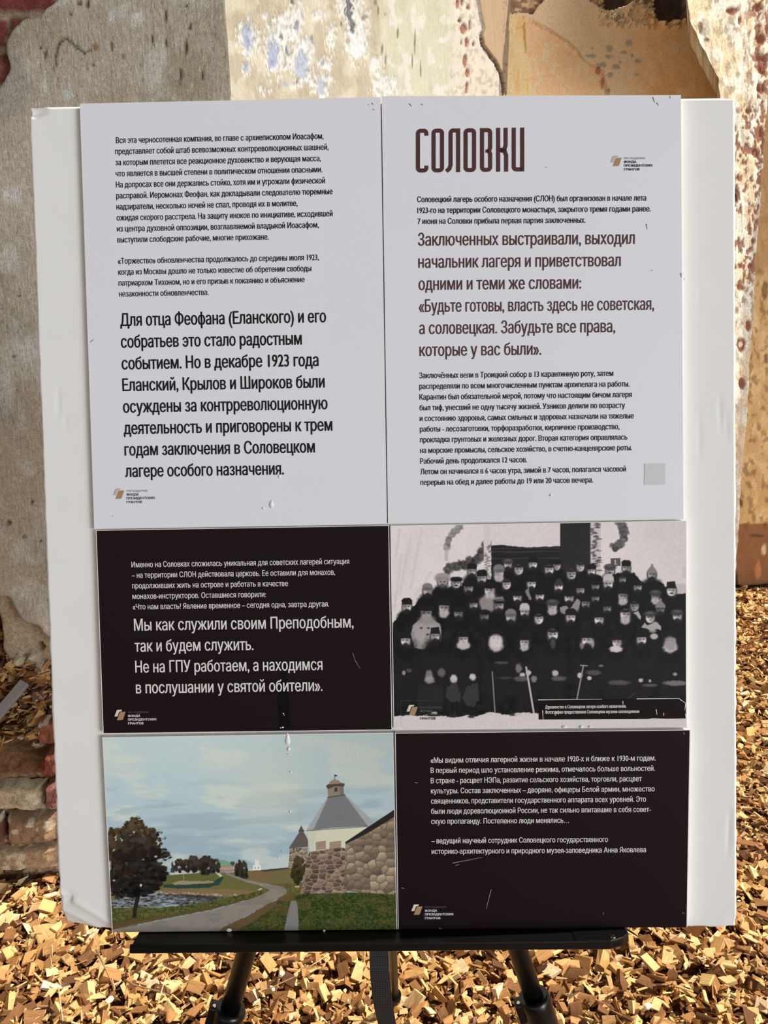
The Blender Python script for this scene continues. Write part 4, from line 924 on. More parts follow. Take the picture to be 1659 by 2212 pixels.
    c.poly([(1264, 292), (1270, 276), (1285, 267), (1305, 265), (1322, 272), (1334, 286)], (142, 132, 118), 1, 2)
    c.line((1297, 238), (1297, 266), 3, (60, 56, 54)); c.poly([(1296, 237), (1312, 244), (1310, 248), (1296, 247)], (30, 28, 30), 1, 1)
    # boulder walls
    st = voronoi_tex(34, [(112, 92, 80), (132, 110, 94), (96, 78, 70), (140, 120, 100), (84, 68, 62)], 101, 1.15, .72, (150, 132, 112), .16)
    c.poly([(1104, 896), (1116, 860), (1140, 720), (1156, 664), (1240, 652), (1330, 640), (1352, 646), (1360, 890), (1200, 890)], (118, 100, 86), 1, 3, 3, tex=st)
    st = voronoi_tex(44, [(132, 118, 98), (146, 130, 108), (118, 102, 86), (152, 136, 112), (110, 96, 82)], 111, 1.0, .9, (104, 92, 76), .12)
    c.poly([(1354, 618), (1628, 470), (1640, 880), (1620, 900), (1340, 880), (1352, 760)], (130, 116, 98), 1, 3, 2, tex=st)
    c.poly([(1352, 612), (1490, 520), (1560, 474), (1626, 430), (1630, 468), (1560, 512), (1480, 560), (1360, 620)], (40, 36, 36), 1, 2)
    for q in [(1556, 520, 8), (1484, 562, 9)]: c.line((q[0], q[1]), (q[0] + 2, q[1] + q[2] * 1.6), 5, (140, 74, 48), .9)
    # big tree at the left
    c.poly([(178, 1026), (186, 980), (196, 930), (206, 880), (232, 880), (216, 940), (204, 990), (204, 1028)], (40, 34, 30), 1, 3, 3)
    c.ell(190, 1034, 40, 7, (84, 66, 44), .8, .5)
    for (cx, cy, rx, ry, col, n) in [(95, 640, 60, 110, (84, 66, 44), 90), (190, 560, 70, 80, (80, 64, 44), 110), (270, 620, 70, 80, (66, 54, 40), 100), (320, 680, 64, 36, (52, 44, 36), 60), (210, 720, 130, 120, (44, 38, 32), 190), (110, 800, 64, 100, (50, 42, 34), 90), (290, 790, 80, 70, (36, 32, 28), 100), (200, 850, 120, 60, (34, 30, 27), 120), (100, 890, 44, 36, (48, 40, 32), 40), (365, 690, 34, 16, (50, 44, 36), 30), (205, 490, 40, 22, (84, 66, 44), 30), (330, 560, 16, 18, (60, 52, 40), 14), (212, 468, 10, 8, (70, 58, 42), 8), (360, 590, 14, 10, (60, 50, 38), 10)]:
        tree(cx, cy, rx, ry, col, n, .20, 12)
    for q in [(335, 712, 22, 9), (310, 690, 8, 6), (343, 640, 9, 5)]: c.ell(*q, (176, 196, 202), .85, .4, .9, .12)
    c.ell(228, 848, 6, 8, (214, 216, 208), .95, .4)
    c.a += c.rs.normal(0, 4, c.a.shape[:2])[..., None]
    return c.sampler(215, 1580, 1659 / 650.0, GAIN_E)

GAIN_D, GAIN_E = 1.25, 1.22
PRINTS = {'d': paint_group(), 'e': paint_landscape()}

# ================================================================ THE DISPLAY BOARD ON ITS EASEL
def rodr(r):
    th = np.linalg.norm(r); k = r / th
    K = np.array([[0, -k[2], k[1]], [k[2], 0, -k[0]], [-k[1], k[0], 0]])
    return np.eye(3) + math.sin(th) * K + (1 - math.cos(th)) * K @ K
RB = rodr(np.radians([2.857, 0.444, -0.917]))
CAMW = np.stack([CR, -CU, CF], 1)                    # camera axes (right, down, forward) in the world
BW = CAMW @ RB
BX, BZ, BY = BW[:, 0], -BW[:, 1], BW[:, 2]           # board axes: right, up, away from the viewer
BO = CO + CAMW @ np.array([0.00379, 0.01196, 0.7772])
BMAT = Matrix(((BX[0], BY[0], BZ[0], BO[0]), (BX[1], BY[1], BZ[1], BO[1]), (BX[2], BY[2], BZ[2], BO[2]), (0, 0, 0, 1)))

def B(px, py, y=0.0):
    """a point of the board's frame (right, back, up) on the plane y behind the print faces"""
    p = hit(px, py, BO + BY * y, BY) - BO
    return np.array([p @ BX, y, p @ BZ])

def board_thing(name, label, cat, group=None, at=None):
    """an Empty whose frame is the board's frame, moved to the point at (in board axes)"""
    e = empty(name)
    M = BMAT.copy()
    if at is not None:
        M = M @ Matrix.Translation(Vector(at))
    e.matrix_world = M
    return tag(e, label, cat, group)

# ---- white backing board
def build_backing():
    nu, nv = 330, 390
    q = [B(63.5, 232.5, .008), B(1587, 212.0, .008), B(1590.5, 2001, .008), B(132, 2006.5, .008)]
    u = np.linspace(0, 1, nu)[None, :, None]; v = np.linspace(0, 1, nv)[:, None, None]
    P = (q[0] * (1 - u) + q[1] * u) * (1 - v) + (q[3] * (1 - u) + q[2] * u) * v
    X, Y, Z = P[..., 0].copy(), P[..., 1].copy(), P[..., 2].copy()
    U = np.repeat(u[0, :, 0][None], nv, 0); V = np.repeat(v[:, 0, 0][:, None], nu, 1)
    # slightly ragged edges
    X += np.where(U == 0, .0012 * (fbm(V * 60, V * 0, 201) - .5) * 2 + .0016 * (fbm(V * 9, V * 0, 202) - .5), 0)
    X += np.where(U == 1, .0010 * (fbm(V * 60, V * 0, 203) - .5) * 2, 0)
    Z += np.where(V == 1, .0010 * (fbm(U * 60, U * 0, 204) - .5) * 2, 0)
    # lower left corner folded back along a crease
    def crease(a, b, deg, side):
        nonlocal Y
        A, C = B(*a), B(*b); d = (C - A)[[0, 2]]; d /= np.hypot(*d); nn = np.array([d[1], -d[0]]) * side
        s = (X - A[0]) * nn[0] + (Z - A[2]) * nn[1]
        Y += np.clip(s, 0, None) * math.tan(math.radians(deg)) - .0012 * np.exp(-(s / .0032) ** 2)
    crease((133, 1944), (232, 2003), 17, 1)
    crease((133, 1984), (180, 2006), 14, 1)
    n_ = np.hypot(X - B(137, 1949)[0], Z - B(137, 1949)[2]); Y += .003 * np.exp(-(n_ / .006) ** 2); X += .004 * np.exp(-(n_ / .005) ** 2) * (U < .03)
    # knocked upper right corner, bruised lower right and upper left corners
    c0 = B(1587, 212); k = np.clip(1 - np.hypot((X - c0[0]) / .011, (Z - c0[2]) / .006), 0, 1); Z -= np.where(V == 0, .0035 * k, 0); X -= np.where((U == 1), .002 * k, 0)
    c0 = B(1590, 2001); k = np.clip(1 - np.hypot(X - c0[0], Z - c0[2]) / .009, 0, 1); Y += .006 * k * (fbm(X * 500, Z * 500, 205) - .3); X -= .0008 * k
    c0 = B(65, 233); k = np.clip(1 - np.hypot((X - c0[0]) / .016, (Z - c0[2]) / .006), 0, 1); Y += .005 * k
    for (a, b_, w) in [((1517, 866), (1518, 1010), .9), ((1505, 840), (1506, 950), .5), ((1562, 842), (1565, 945), .9), ((1577, 880), (1578, 965), .6), ((1517, 612), (1517, 676), .5), ((118, 820), (119, 912), .5), ((134, 890), (135, 935), .4), ((1585, 1742), (1580, 1866), 1.2)]:
        A, C = B(*a), B(*b_); t = np.clip((Z - C[2]) / (A[2] - C[2]), 0, 1); inr = ((Z - C[2]) * (A[2] - Z) > 0)
        s = X - (C[0] + (A[0] - C[0]) * t); Y += .0012 * w * np.exp(-(s / .0022) ** 2) * inr * np.sin(np.pi * t)
    # thickness 10 mm
    Fv = np.stack([X, Y, Z], -1).reshape(-1, 3); Bv = Fv + np.array([0, .010, 0]); n = nu * nv
    qf = grid_quads(nu, nv)[:, ::-1]; qb = grid_quads(nu, nv, n)
    top = np.arange(nu); bot = np.arange(nu) + (nv - 1) * nu; lf = np.arange(nv) * nu; rt = lf + nu - 1
    rim = []
    for e in (top[::-1], bot, lf, rt[::-1]):
        for a, b_ in zip(e[:-1], e[1:]): rim.append((a, b_, b_ + n, a + n))
    o0 = B(829, 1106, .008)
    VV = np.concatenate([Fv, Bv]) - o0
    o = quad_mesh('backing_board', VV, np.concatenate([qf, qb, np.array(rim)]), M_FOAM, smooth=True)
    o.matrix_world = BMAT @ Matrix.Translation(Vector(o0))
    tag(o, 'large white foam backing board with bruised corners standing on the black easel', 'board')
    bm = bmesh.new(); bm.from_mesh(o.data); bmesh.ops.recalc_face_normals(bm, faces=bm.faces); bm.to_mesh(o.data); bm.free()
build_backing()

# ---- lettering
from mathutils.geometry import delaunay_2d_cdt
_glyph = {}
def _outlines(body):
    c = bpy.data.curves.new('lettering', 'FONT'); c.body = body; c.size = 1.0; c.resolution_u = 2
    o = bpy.data.objects.new('lettering', c); COL.objects.link(o)
    bpy.context.view_layer.update()
    dg = bpy.context.evaluated_depsgraph_get(); ev = o.evaluated_get(dg); k = ev.to_curve(dg)
    out = {}
    for s in k.splines:
        bp = s.bezier_points; n = len(bp); pts = []
        for i in range(n):
            p, q = bp[i], bp[(i + 1) % n]
            a, b_, c_, d = [np.array(v[:2]) for v in (p.co, p.handle_right, q.handle_left, q.co)]
            chord = np.linalg.norm(d - a)
            straight = chord > 0 and abs((b_ - a)[0] * (d - a)[1] - (b_ - a)[1] * (d - a)[0]) < 1e-4 * chord and abs((c_ - a)[0] * (d - a)[1] - (c_ - a)[1] * (d - a)[0]) < 1e-4 * chord
            for t in ([0] if straight else [0, 1 / 3, 2 / 3]):
                v = a * (1 - t) ** 3 + 3 * b_ * t * (1 - t) ** 2 + 3 * c_ * t * t * (1 - t) + d * t ** 3
                if not pts or np.hypot(*(v - pts[-1])) > 1e-4: pts.append(v)
        if len(pts) > 2 and np.hypot(*(pts[0] - pts[-1])) < 1e-4: pts.pop()
        if len(pts) > 2: out.setdefault(s.character_index, []).append(np.array(pts))
    ev.to_curve_clear(); bpy.data.objects.remove(o); bpy.data.curves.remove(c)
    return out

def _fill(loops, ox, oy):
    """thicken the outlines a little and fill them by winding number"""
    L2 = []
    sg = -1 if sum((P[:, 0] * np.roll(P[:, 1], -1) - np.roll(P[:, 0], -1) * P[:, 1]).sum() for P in loops) > 0 else 1
    for P in loops:
        d = np.roll(P, -1, 0) - P; d /= np.maximum(1e-9, np.hypot(d[:, 0], d[:, 1]))[:, None]
        n = np.stack([-d[:, 1], d[:, 0]], 1); m = n + np.roll(n, 1, 0)
        m /= np.maximum(.35, (m * n).sum(1))[:, None]
        L2.append(P + sg * m * np.array([ox, oy]))
    V, E = [], []
    for P in L2:
        i = len(V); V += [Vector(p) for p in P]; E += [(i + j, i + (j + 1) % len(P)) for j in range(len(P))]
    v, e, f, *_ = delaunay_2d_cdt(V, E, [], 0, 1e-5)
    v = np.array([tuple(a) for a in v]); f = np.array([t for t in f if len(t) == 3])
    c = v[f].mean(1); w = np.zeros(len(c))
    for P in L2:
        A, Bq = P, np.roll(P, -1, 0)
        up = (A[None, :, 1] <= c[:, None, 1]) & (Bq[None, :, 1] > c[:, None, 1]); dn = (A[None, :, 1] > c[:, None, 1]) & (Bq[None, :, 1] <= c[:, None, 1])
        cr = (Bq[None, :, 0] - A[None, :, 0]) * (c[:, None, 1] - A[None, :, 1]) - (c[:, None, 0] - A[None, :, 0]) * (Bq[None, :, 1] - A[None, :, 1])
        w += (up & (cr > 0)).sum(1) - (dn & (cr < 0)).sum(1)
    return v, f[np.abs(w) > .5]

def glyphs(body, offset=(0, 0)):
    VV, FF = [], []; n = 0
    for ci, loops in sorted(_outlines(body).items()):
        ch = body[ci]; x0 = min(P[:, 0].min() for P in loops)
        if (ch, offset) not in _glyph:
            _glyph[(ch, offset)] = _fill([P - np.array([x0, 0]) for P in loops], *offset)
        v, f = _glyph[(ch, offset)]
        VV.append(v + np.array([x0, 0])); FF += [tuple(int(i) + n for i in t) for t in f]; n += len(v)
    return np.concatenate(VV), FF

FACE_GAP = -0.00035
def set_lines(lines, cap_px, offset):
    """lines: (text, x0, y0, x1, y1) baseline ends in the photograph; fitted in width, cap height cap_px"""
    VV, FF = [], []
    n = 0
    for (s, x0, y0, x1, y1) in lines:
        v, f = glyphs(s, offset)
        a, b_ = B(x0, y0), B(x1, y1)
        d = b_ - a; L = np.hypot(d[0], d[2]); d /= L; up = np.array([-d[2], 0, d[0]])
        h = cap_px / F_PX * 0.79 / 0.728
        w = L / (v[:, 0].max() - v[:, 0].min())
        p = a + (v[:, :1] - v[:, 0].min()) * w * d + v[:, 1:] * h * up
        VV.append(p); FF += [tuple(i + n for i in q) for q in f]; n += len(v)
    V = np.concatenate(VV); V[:, 1] = FACE_GAP
    return V, FF

def flat_part(name, V, Fc, mat, parent, off, label=None):
    """flat print on the face, in the parent's frame (off = parent's origin in board axes)"""
    o = mesh(name, np.asarray(V) - off, Fc, mat, parent)
    bm = bmesh.new(); bm.from_mesh(o.data)
    bm.normal_update()
    for f in bm.faces:
        if f.normal.y > 0: f.normal_flip()
    bm.to_mesh(o.data); bm.free()
    if label: o['label'] = label
    return o

QUADS = {
 'a': [(172.3, 223.8), (822, 209.8), (836, 1132.3), (203.6, 1142.5)],
 'b': [(824.3, 207.8), (1471, 205.2), (1476.2, 1121.4), (838.2, 1131.4)],
 'c': [(207.0, 1145.0), (840.2, 1134.4), (847.2, 1577.2), (222.4, 1585.2)],
 'd': [(843.2, 1135.2), (1482.6, 1124.4), (1483.4, 1570.8), (850.2, 1576.8)],
 'e': [(220.8, 1592.6), (849.4, 1582.6), (858.0, 2007.6), (242.2, 2013.8)],
 'f': [(853.2, 1583.2), (1491.2, 1576.2), (1484.4, 2003.0), (859.6, 2007.0)]}

def slope(k, y):
    q = QUADS[k]
    st = (q[1][1] - q[0][1]) / (q[1][0] - q[0][0]); sb = (q[2][1] - q[3][1]) / (q[2][0] - q[3][0])
    yt, yb = q[0][1], q[3][1]
    return st + (sb - st) * (y - yt) / (yb - yt)

def panel(k, name, label, face, cat='panel', face_grid=None):
    """an 8 mm foam panel with its print on the face; origin at the middle of its lower edge"""
    q = [B(*p) for p in QUADS[k]]
    off = (q[2] + q[3]) / 2 + np.array([0, .005, 0])
    e = board_thing(name, label, cat, at=off)
    r = 0.0007
    c = sum(q) / 4
    inn = [p + np.array([r * np.sign(c[0] - p[0]), 0, r * np.sign(c[2] - p[2])]) for p in q]
    if k in 'ef':
        inn[2][2] = q[2][2] + (inn[2][0] - q[2][0]) * 0; inn[3][2] = q[3][2]
    bk = [p + np.array([0, .0079, 0]) for p in q]
    V = np.array(q + bk + inn) - off
    Fc = [(0, 8, 9, 1), (1, 9, 10, 2), (2, 10, 11, 3), (3, 11, 8, 0), (1, 5, 4, 0), (2, 6, 5, 1), (3, 7, 6, 2), (0, 4, 7, 3), (4, 5, 6, 7)]
    mesh('foam_core', V, Fc, M_EDGE, e)
    if face_grid is None:
        fo = mesh('print_sheet', np.array(inn) - off, [(3, 2, 1, 0)], face, e)
    else:
        nu, nv = face_grid
        u = np.linspace(0, 1, nu)[None, :, None]; v = np.linspace(0, 1, nv)[:, None, None]
        P = (inn[0] * (1 - u) + inn[1] * u) * (1 - v) + (inn[3] * (1 - u) + inn[2] * u) * v
        W = P @ np.stack([BX, BY, BZ]) + BO
        fo = quad_mesh('print_sheet', P.reshape(-1, 3) - off, grid_quads(nu, nv)[:, ::-1], face, e, col=PRINTS[k](project(W)).reshape(-1, 3))
    bm = bmesh.new(); bm.from_mesh(fo.data); bm.normal_update()
    if bm.faces and next(iter(bm.faces)).normal.y > 0: bmesh.ops.reverse_faces(bm, faces=bm.faces)
    bm.to_mesh(fo.data); bm.free()
    return e, off

def block(k, name, e, off, mat, cap, x0, y0, x1, y1, rows, offset=(.024, .004), label=None):
    """rows: (text, right end px[, left px]); baselines from (x0,y0) to (x1,y1) down the left margin"""
    n = len(rows); L = []
    A, Z_ = B(x0, y0), B(x1, y1)
    for i, r in enumerate(rows):
        t = i / max(1, n - 1)
        P = A + (Z_ - A) * t
        w = project(BO + P[0] * BX + P[2] * BZ)
        xl, yl = (r[2] if len(r) > 2 else w[0]), w[1]
        L.append((r[0], xl, yl, r[1], yl + slope(k, yl) * (r[1] - xl)))
    V, Fc = set_lines(L, cap, offset)
    return flat_part(name, V, Fc, mat, e, off, label)

def logo(k, e, off, ax, ay, dark, mixed=False):
    s = slope(k, ay)
    def P(x, y): return B(ax + x, ay + y + s * x)
    root = empty('support_logo', parent=e); 
    def poly(pts, mat, name, lab):
        V = np.array([P(*p) for p in pts]); V[:, 1] = FACE_GAP
        flat_part(name, V, [tuple(range(len(pts)))], mat, root, off, lab)
    back = [(0, 14.6), (5.0, 1.6), (6.4, .3), (16.4, 0), (15.2, 3.6), (11.6, 3.8), (10.0, 5.0), (6.6, 14.4)]
    front = [(5.2, 22.6), (11.6, 6.2), (13.2, 4.9), (24.2, 4.5), (19.0, 20.2), (17.6, 22.4)]
    poly(back, M_CREAM if dark else M_SAND, 'logo_emblem', 'pale slanted leaf of the emblem')
    poly(front, M_GOLD, 'logo_emblem', 'tan slanted leaf of the emblem')
    ink = M_WHITEINK if dark else M_BLACKINK
    def ln(t, x0, x1, y, cap, mat, offs):
        V, Fc = set_lines([(t, ax + x0, ay + y + s * x0, ax + x1, ay + y + s * x1)], cap, offs)
        flat_part('logo_lettering', V, Fc, mat, root, off)
    ln('ПРИ ПОДДЕРЖКЕ', 29.2, 75, 8.0, 3.9, M_GREYINK, (.0, .0))
    ln('ФОНДА', 29.3, 56, 16.0, 4.7, M_GREYINK if mixed else ink, (.03, .022))
    ln('ПРЕЗИДЕНТСКИХ', 29.3, 91.5, 24.0, 4.7, M_BLACKINK if mixed else ink, (.03, .022))
    ln('ГРАНТОВ', 29.5, 63, 32.2, 4.7, M_BLACKINK if mixed else ink, (.03, .022))

def strokes(name, segs, w, mat, e, off, label=None):
    """each mark is a small part of its own; marks that join end to end are one"""
    runs = []
    for s in segs:
        if runs and runs[-1][-1][1] == s[0]: runs[-1].append(s)
        else: runs.append([s])
    for run in runs:
        V, Fc = [], []
        for (a, b_) in run:
            A, C = B(*a), B(*b_); d = C - A; d /= np.linalg.norm(d); n_ = np.array([-d[2], 0, d[0]]) * w / 2
            i = len(V); V += [A + n_, A - n_, C - n_ * .5, C + n_ * .5]; Fc.append((i, i + 1, i + 2, i + 3))
        V = np.array(V); V[:, 1] = FACE_GAP * 1.3
        flat_part(name, V, Fc, mat, e, off, label)

def lump(name, cx, cy, rx, ry, h, mat, e, off, tail=0.0, label=None):
    """a low drop standing off the print: rings of a dome, pulled to a point upwards by tail"""
    c = B(cx, cy); sc = 0.79 / F_PX; V, Fc = [], []
    N, R = 12, 4
    for j in range(R):
        f = 1 - j / R
        for i in range(N):
            a = 2 * math.pi * i / N; dx, dz = math.cos(a) * rx * f, math.sin(a) * ry * f
            if dz > 0: dz += tail * dz / ry * f
            V.append(c + np.array([dx * sc * (1 - .5 * max(0, math.sin(a)) * (tail > 0)), -h * math.sqrt(1 - f * f) + FACE_GAP, dz * sc]))
    V.append(c + np.array([0, -h, 0]))
    for j in range(R - 1):
        for i in range(N):
            Fc.append((j * N + i, j * N + (i + 1) % N, (j + 1) * N + (i + 1) % N, (j + 1) * N + i))
    for i in range(N): Fc.append(((R - 1) * N + i, (R - 1) * N + (i + 1) % N, R * N))
    o = mesh(name, np.array(V) - off, Fc, mat, e, smooth=True)
    bm = bmesh.new(); bm.from_mesh(o.data); bmesh.ops.recalc_face_normals(bm, faces=bm.faces); bm.normal_update()
    if sum(f.normal.y for f in bm.faces) > 0: bmesh.ops.reverse_faces(bm, faces=bm.faces)
    bm.to_mesh(o.data); bm.free()
    if label: o['label'] = label
    return o

# ---- upper left: white text panel
e, off = panel('a', 'text_panel', 'tall white panel with black text only, on the upper left of the backing board', M_PAPER)
block('a', 'paragraph_text', e, off, M_BLACKINK, 12.3, 248.6, 309.6, 253.6, 524.2, [
 ('Вся эта черносотенная компания, во главе с архиепископом Иоасафом,', 699, 250.8), ('представляет собой штаб всевозможных контрреволюционных шашней,', 710), ('за которым плетется все реакционное духовенство и верующая масса,', 693.6),
 ('что является в высшей степени в политическом отношении опасными.', 696.5), ('На допросах все они держались стойко, хотя им и угрожали физической', 702.3), ('расправой. Иеромонах Феофан, как докладывали следователю тюремные', 718.8),
 ('надзиратели, несколько ночей не спал, проводя их в молитве,', 643), ('ожидая скорого расстрела. На защиту иноков по инициативе, исходившей', 718.8), ('из центра духовной оппозиции, возглавляемой владыкой Иоасафом,', 688.8), ('выступили слободские рабочие, многие прихожане.', 580.8)])
block('a', 'paragraph_text', e, off, M_BLACKINK, 12.1, 255, 570.2, 257.5, 641, [
 ('«Торжество» обновленчества продолжалось до середины июля 1923,', 689.2), ('когда из Москвы дошло не только известие об обретении свободы', 672.8), ('патриархом Тихоном, но и его призыв к покаянию и объяснение', 658.3), ('незаконности обновленчества.', 451)])
block('a', 'quote_text', e, off, M_BLACKINK, 26.6, 260.2, 704.4, 270.9, 1030.6, [
 ('Для отца Феофана (Еланского) и его', 704.7), ('собратьев это стало радостным', 652.4), ('событием. Но в декабре 1923 года', 688.6), ('Еланский, Крылов и Широков были', 701.8), ('осуждены за контрреволюционную', 708), ('деятельность и приговорены к трем', 718.4), ('годам заключения в Соловецком', 680.7), ('лагере особого назначения.', 613.8)], offset=(.028, .006))
logo('a', e, off, 244.3, 1055.2, False)
lump('glue_drop', 587, 1090, 5, 8, .0016, M_GLUE, e, off, 3, 'white dried drop'); lump('glue_drop', 569, 1098, 2.5, 3, .001, M_GLUE, e, off, 0, 'white dried drop')
lump('glue_drop', 604, 1029, 3, 4, .001, M_GLUE, e, off, 0, 'white dried drop')
strokes('scuff_mark', [((196, 739), (203, 733)), ((803, 222), (806, 227)), ((806, 236), (809, 238)), ((796, 226), (798, 226.5)), ((242, 1113), (243.5, 1115))], .0007, M_GREYINK, e, off, 'small dark scuff')

# ---- upper right: title panel
e, off = panel('b', 'title_panel', 'tall white panel with large brown title, on the upper right of the backing board', M_PAPER)
def title():
    """narrow heavy capitals drawn as stroked outlines, cap height 95 px"""
    def T(x, y):      # crop coordinates of the title: x 55..748, y 0 top..280 bottom
        px = 880 + x / 2.9625; return px, 278.6 + y / 2.9625 - .0118 * (px - 898)
    w = 26.0; V, Fc = [], []
    def tri(poly):
        i = len(V); V.extend(B(*T(*p)) for p in poly); Fc.append(tuple(range(i, i + len(poly))))
    def ribbon(pts, closed=False, w=w):
        n = len(pts); P = np.array(pts, float); out = []
        for i in range(n):
            a = P[i - 1] if (closed or i) else P[i]; b_ = P[(i + 1) % n] if (closed or i < n - 1) else P[i]
            t1 = P[i] - a; t2 = b_ - P[i]
            t1 = t1 / np.linalg.norm(t1) if np.linalg.norm(t1) else None; t2 = t2 / np.linalg.norm(t2) if np.linalg.norm(t2) else None
            if t1 is None: t1 = t2
            if t2 is None: t2 = t1
            n1 = np.array([-t1[1], t1[0]]); n2 = np.array([-t2[1], t2[0]]); m_ = n1 + n2; m_ /= np.linalg.norm(m_)
            out.append((P[i] + m_ * w / 2 / max(.4, m_ @ n1), P[i] - m_ * w / 2 / max(.4, m_ @ n1)))
        for i in range(n if closed else n - 1):
            a, b_ = out[i], out[(i + 1) % n]; tri([a[0], a[1], b_[1], b_[0]])
    def arc(cx, cy, r, a0, a1, n=6): return [(cx + r * math.cos(math.radians(a0 + (a1 - a0) * i / n)), cy + r * math.sin(math.radians(a0 + (a1 - a0) * i / n))) for i in range(n + 1)]
    h = 280; r = 17; k = w / 2
    def oval(x0, x1): return arc(x0 + k + r, k + r, r, 180, 270) + arc(x1 - k - r, k + r, r, 270, 360) + arc(x1 - k - r, h - k - r, r, 0, 90) + arc(x0 + k + r, h - k - r, r, 90, 180)
    # С
    ribbon([(135 - k, 44)] + arc(135 - k - r, k + r, r, 0, -90)[0:] + arc(55 + k + r, k + r, r, 270, 180) + arc(55 + k + r, h - k - r, r, 180, 90) + arc(135 - k - r, h - k - r, r, 90, 0) + [(135 - k, h - 44)])
    ribbon(oval(155, 235), True)
    # Л
    ribbon([(338 - k, h), (338 - k, k)] + arc(264 + k + r, k + r, r, 270, 180) + [(264 + k, 235), (256 + k, 258), (250, h - 6)])
    ribbon(oval(360, 440), True)
    # В
    ribbon([(465 + k, k)] + arc(543 - k - r, k + r, r, -90, 0) + [(543 - k, 128), (535 - k, 146), (543 - k, 166)] + arc(543 - k - r, h - k - r, r, 0, 90) + arc(465 + k + r, h - k - r, r, 90, 180), True)
    ribbon([(500, 148), (534 - k, 148)], w=20)
    # К
    ribbon([(568 + k, 0), (568 + k, h)]); ribbon([(642 - k, 0), (642 - k, 112), (634 - k, 138), (594, 142)]); ribbon([(594, 142), (636 - k, 150), (645 - k, 176), (645 - k, h)])
    # И
    ribbon([(668 + k, 0)] + arc(668 + k + r, h - k - r, r, 180, 90) + [(735, h - k)]); ribbon([(748 - k, 0), (748 - k, h)])
    V = np.array(V); V[:, 1] = FACE_GAP
    flat_part('title_text', V, Fc, M_PLUMINK, e, off)
title()
logo('b', e, off, 1318.6, 336.4, False)
block('b', 'paragraph_text', e, off, M_BLACKINK, 12.0, 901.2, 437.0, 902.2, 484.2, [
 ('Соловецкий лагерь особого назначения (СЛОН) был организован в начале лета', 1395.8), ('1923-го на территории Соловецкого монастыря, закрытого тремя годами ранее.', 1405.6), ('7 июня на Соловки прибыла первая партия заключенных.', 1265)])
block('b', 'quote_text', e, off, M_PLUMINK, 26.6, 903, 531.0, 906.3, 769.4, [
 ('Заключенных выстраивали, выходил', 1371.2), ('начальник лагеря и приветствовал', 1340.8), ('одними и теми же словами:', 1255.4), ('«Будьте готовы, власть здесь не советская,', 1412.8), ('а соловецкая. Забудьте все права,', 1329), ('которые у вас были».', 1169.4)], offset=(.020, .0), label='brown quotation')
block('b', 'paragraph_text', e, off, M_BLACKINK, 12.0, 905.7, 817.2, 908.4, 1047.8, [
 ('Заключённых вели в Троицкий собор в 13 карантинную роту, затем', 1324.8), ('распределяли по всем многочисленным пунктам архипелага на работы.', 1360), ('Карантин был обязательной мерой, потому что настоящим бичом лагеря', 1364.6), ('был тиф, унесший не одну тысячу жизней. Узников делили по возрасту', 1350.2),
 ('и состоянию здоровья, самых сильных и здоровых назначали на тяжелые', 1369), ('работы - лесозаготовки, торфоразработки, кирпичное производство,', 1338.2), ('прокладка грунтовых и железных дорог. Вторая категория оправлялась', 1355.2), ('на морские промыслы, сельское хозяйство, в счетно-канцелярские роты.', 1365.4), ('Рабочий день продолжался 12 часов.', 1138.6), ('Летом он начинался в 6 часов утра, зимой в 7 часов, полагался часовой', 1352.4), ('перерыв на обед и далее работы до 19 или 20 часов вечера.', 1281.4)])
V = np.array([B(*p) for p in [(1391.5, 1001.5), (1436.5, 1001), (1437, 1047), (1391.5, 1047.8)]]); V[:, 1] = FACE_GAP
flat_part('sticker', V, [(0, 1, 2, 3)], M_STICKER, e, off, 'small blank pale square sticker')
strokes('scuff_mark', [((884, 224), (889, 230)), ((910, 225), (914, 228)), ((1410, 210), (1414, 222)), ((1418, 222), (1423, 228)), ((1447, 208), (1447, 213)), ((1396, 484), (1398, 496)), ((1470, 590), (1472, 600)), ((1477, 601), (1477.5, 606)), ((1178, 361), (1179.5, 362)), ((1407, 584), (1409, 585))], .0007, M_GREYINK, e, off, 'small dark scuff')
lump('glue_drop', 1190, 1070, 3, 3, .001, M_GLUE, e, off, 0, 'white dried drop')

# ---- middle left: dark quotation panel
e, off = panel('c', 'dark_panel', 'dark plum panel with white text, in the middle row on the left', M_DARK)
block('c', 'paragraph_text', e, off, M_WHITEINK, 12.2, 284.4, 1225.6, 287, 1316.6, [
 ('Именно на Соловках сложилась уникальная для советских лагерей ситуация', 754.4), ('– на территории СЛОН действовала церковь. Ее оставили для монахов,', 723.8), ('продолживших жить на острове и работать в качестве', 622.2), ('монахов-инструкторов. Оставшиеся говорили:', 574.4), ('«Что нам власть? Явление временное – сегодня одна, завтра другая.', 711)], offset=(.012, .0))
block('c', 'quote_text', e, off, M_WHITEINK, 26.0, 290, 1362.4, 294, 1497.8, [
 ('Мы как служили своим Преподобным,', 764), ('так и будем служить.', 548), ('Не на ГПУ работаем, а находимся', 696.8), ('в послушании у святой обители».', 697)], offset=(.016, .0))
logo('c', e, off, 247.4, 1533, True)
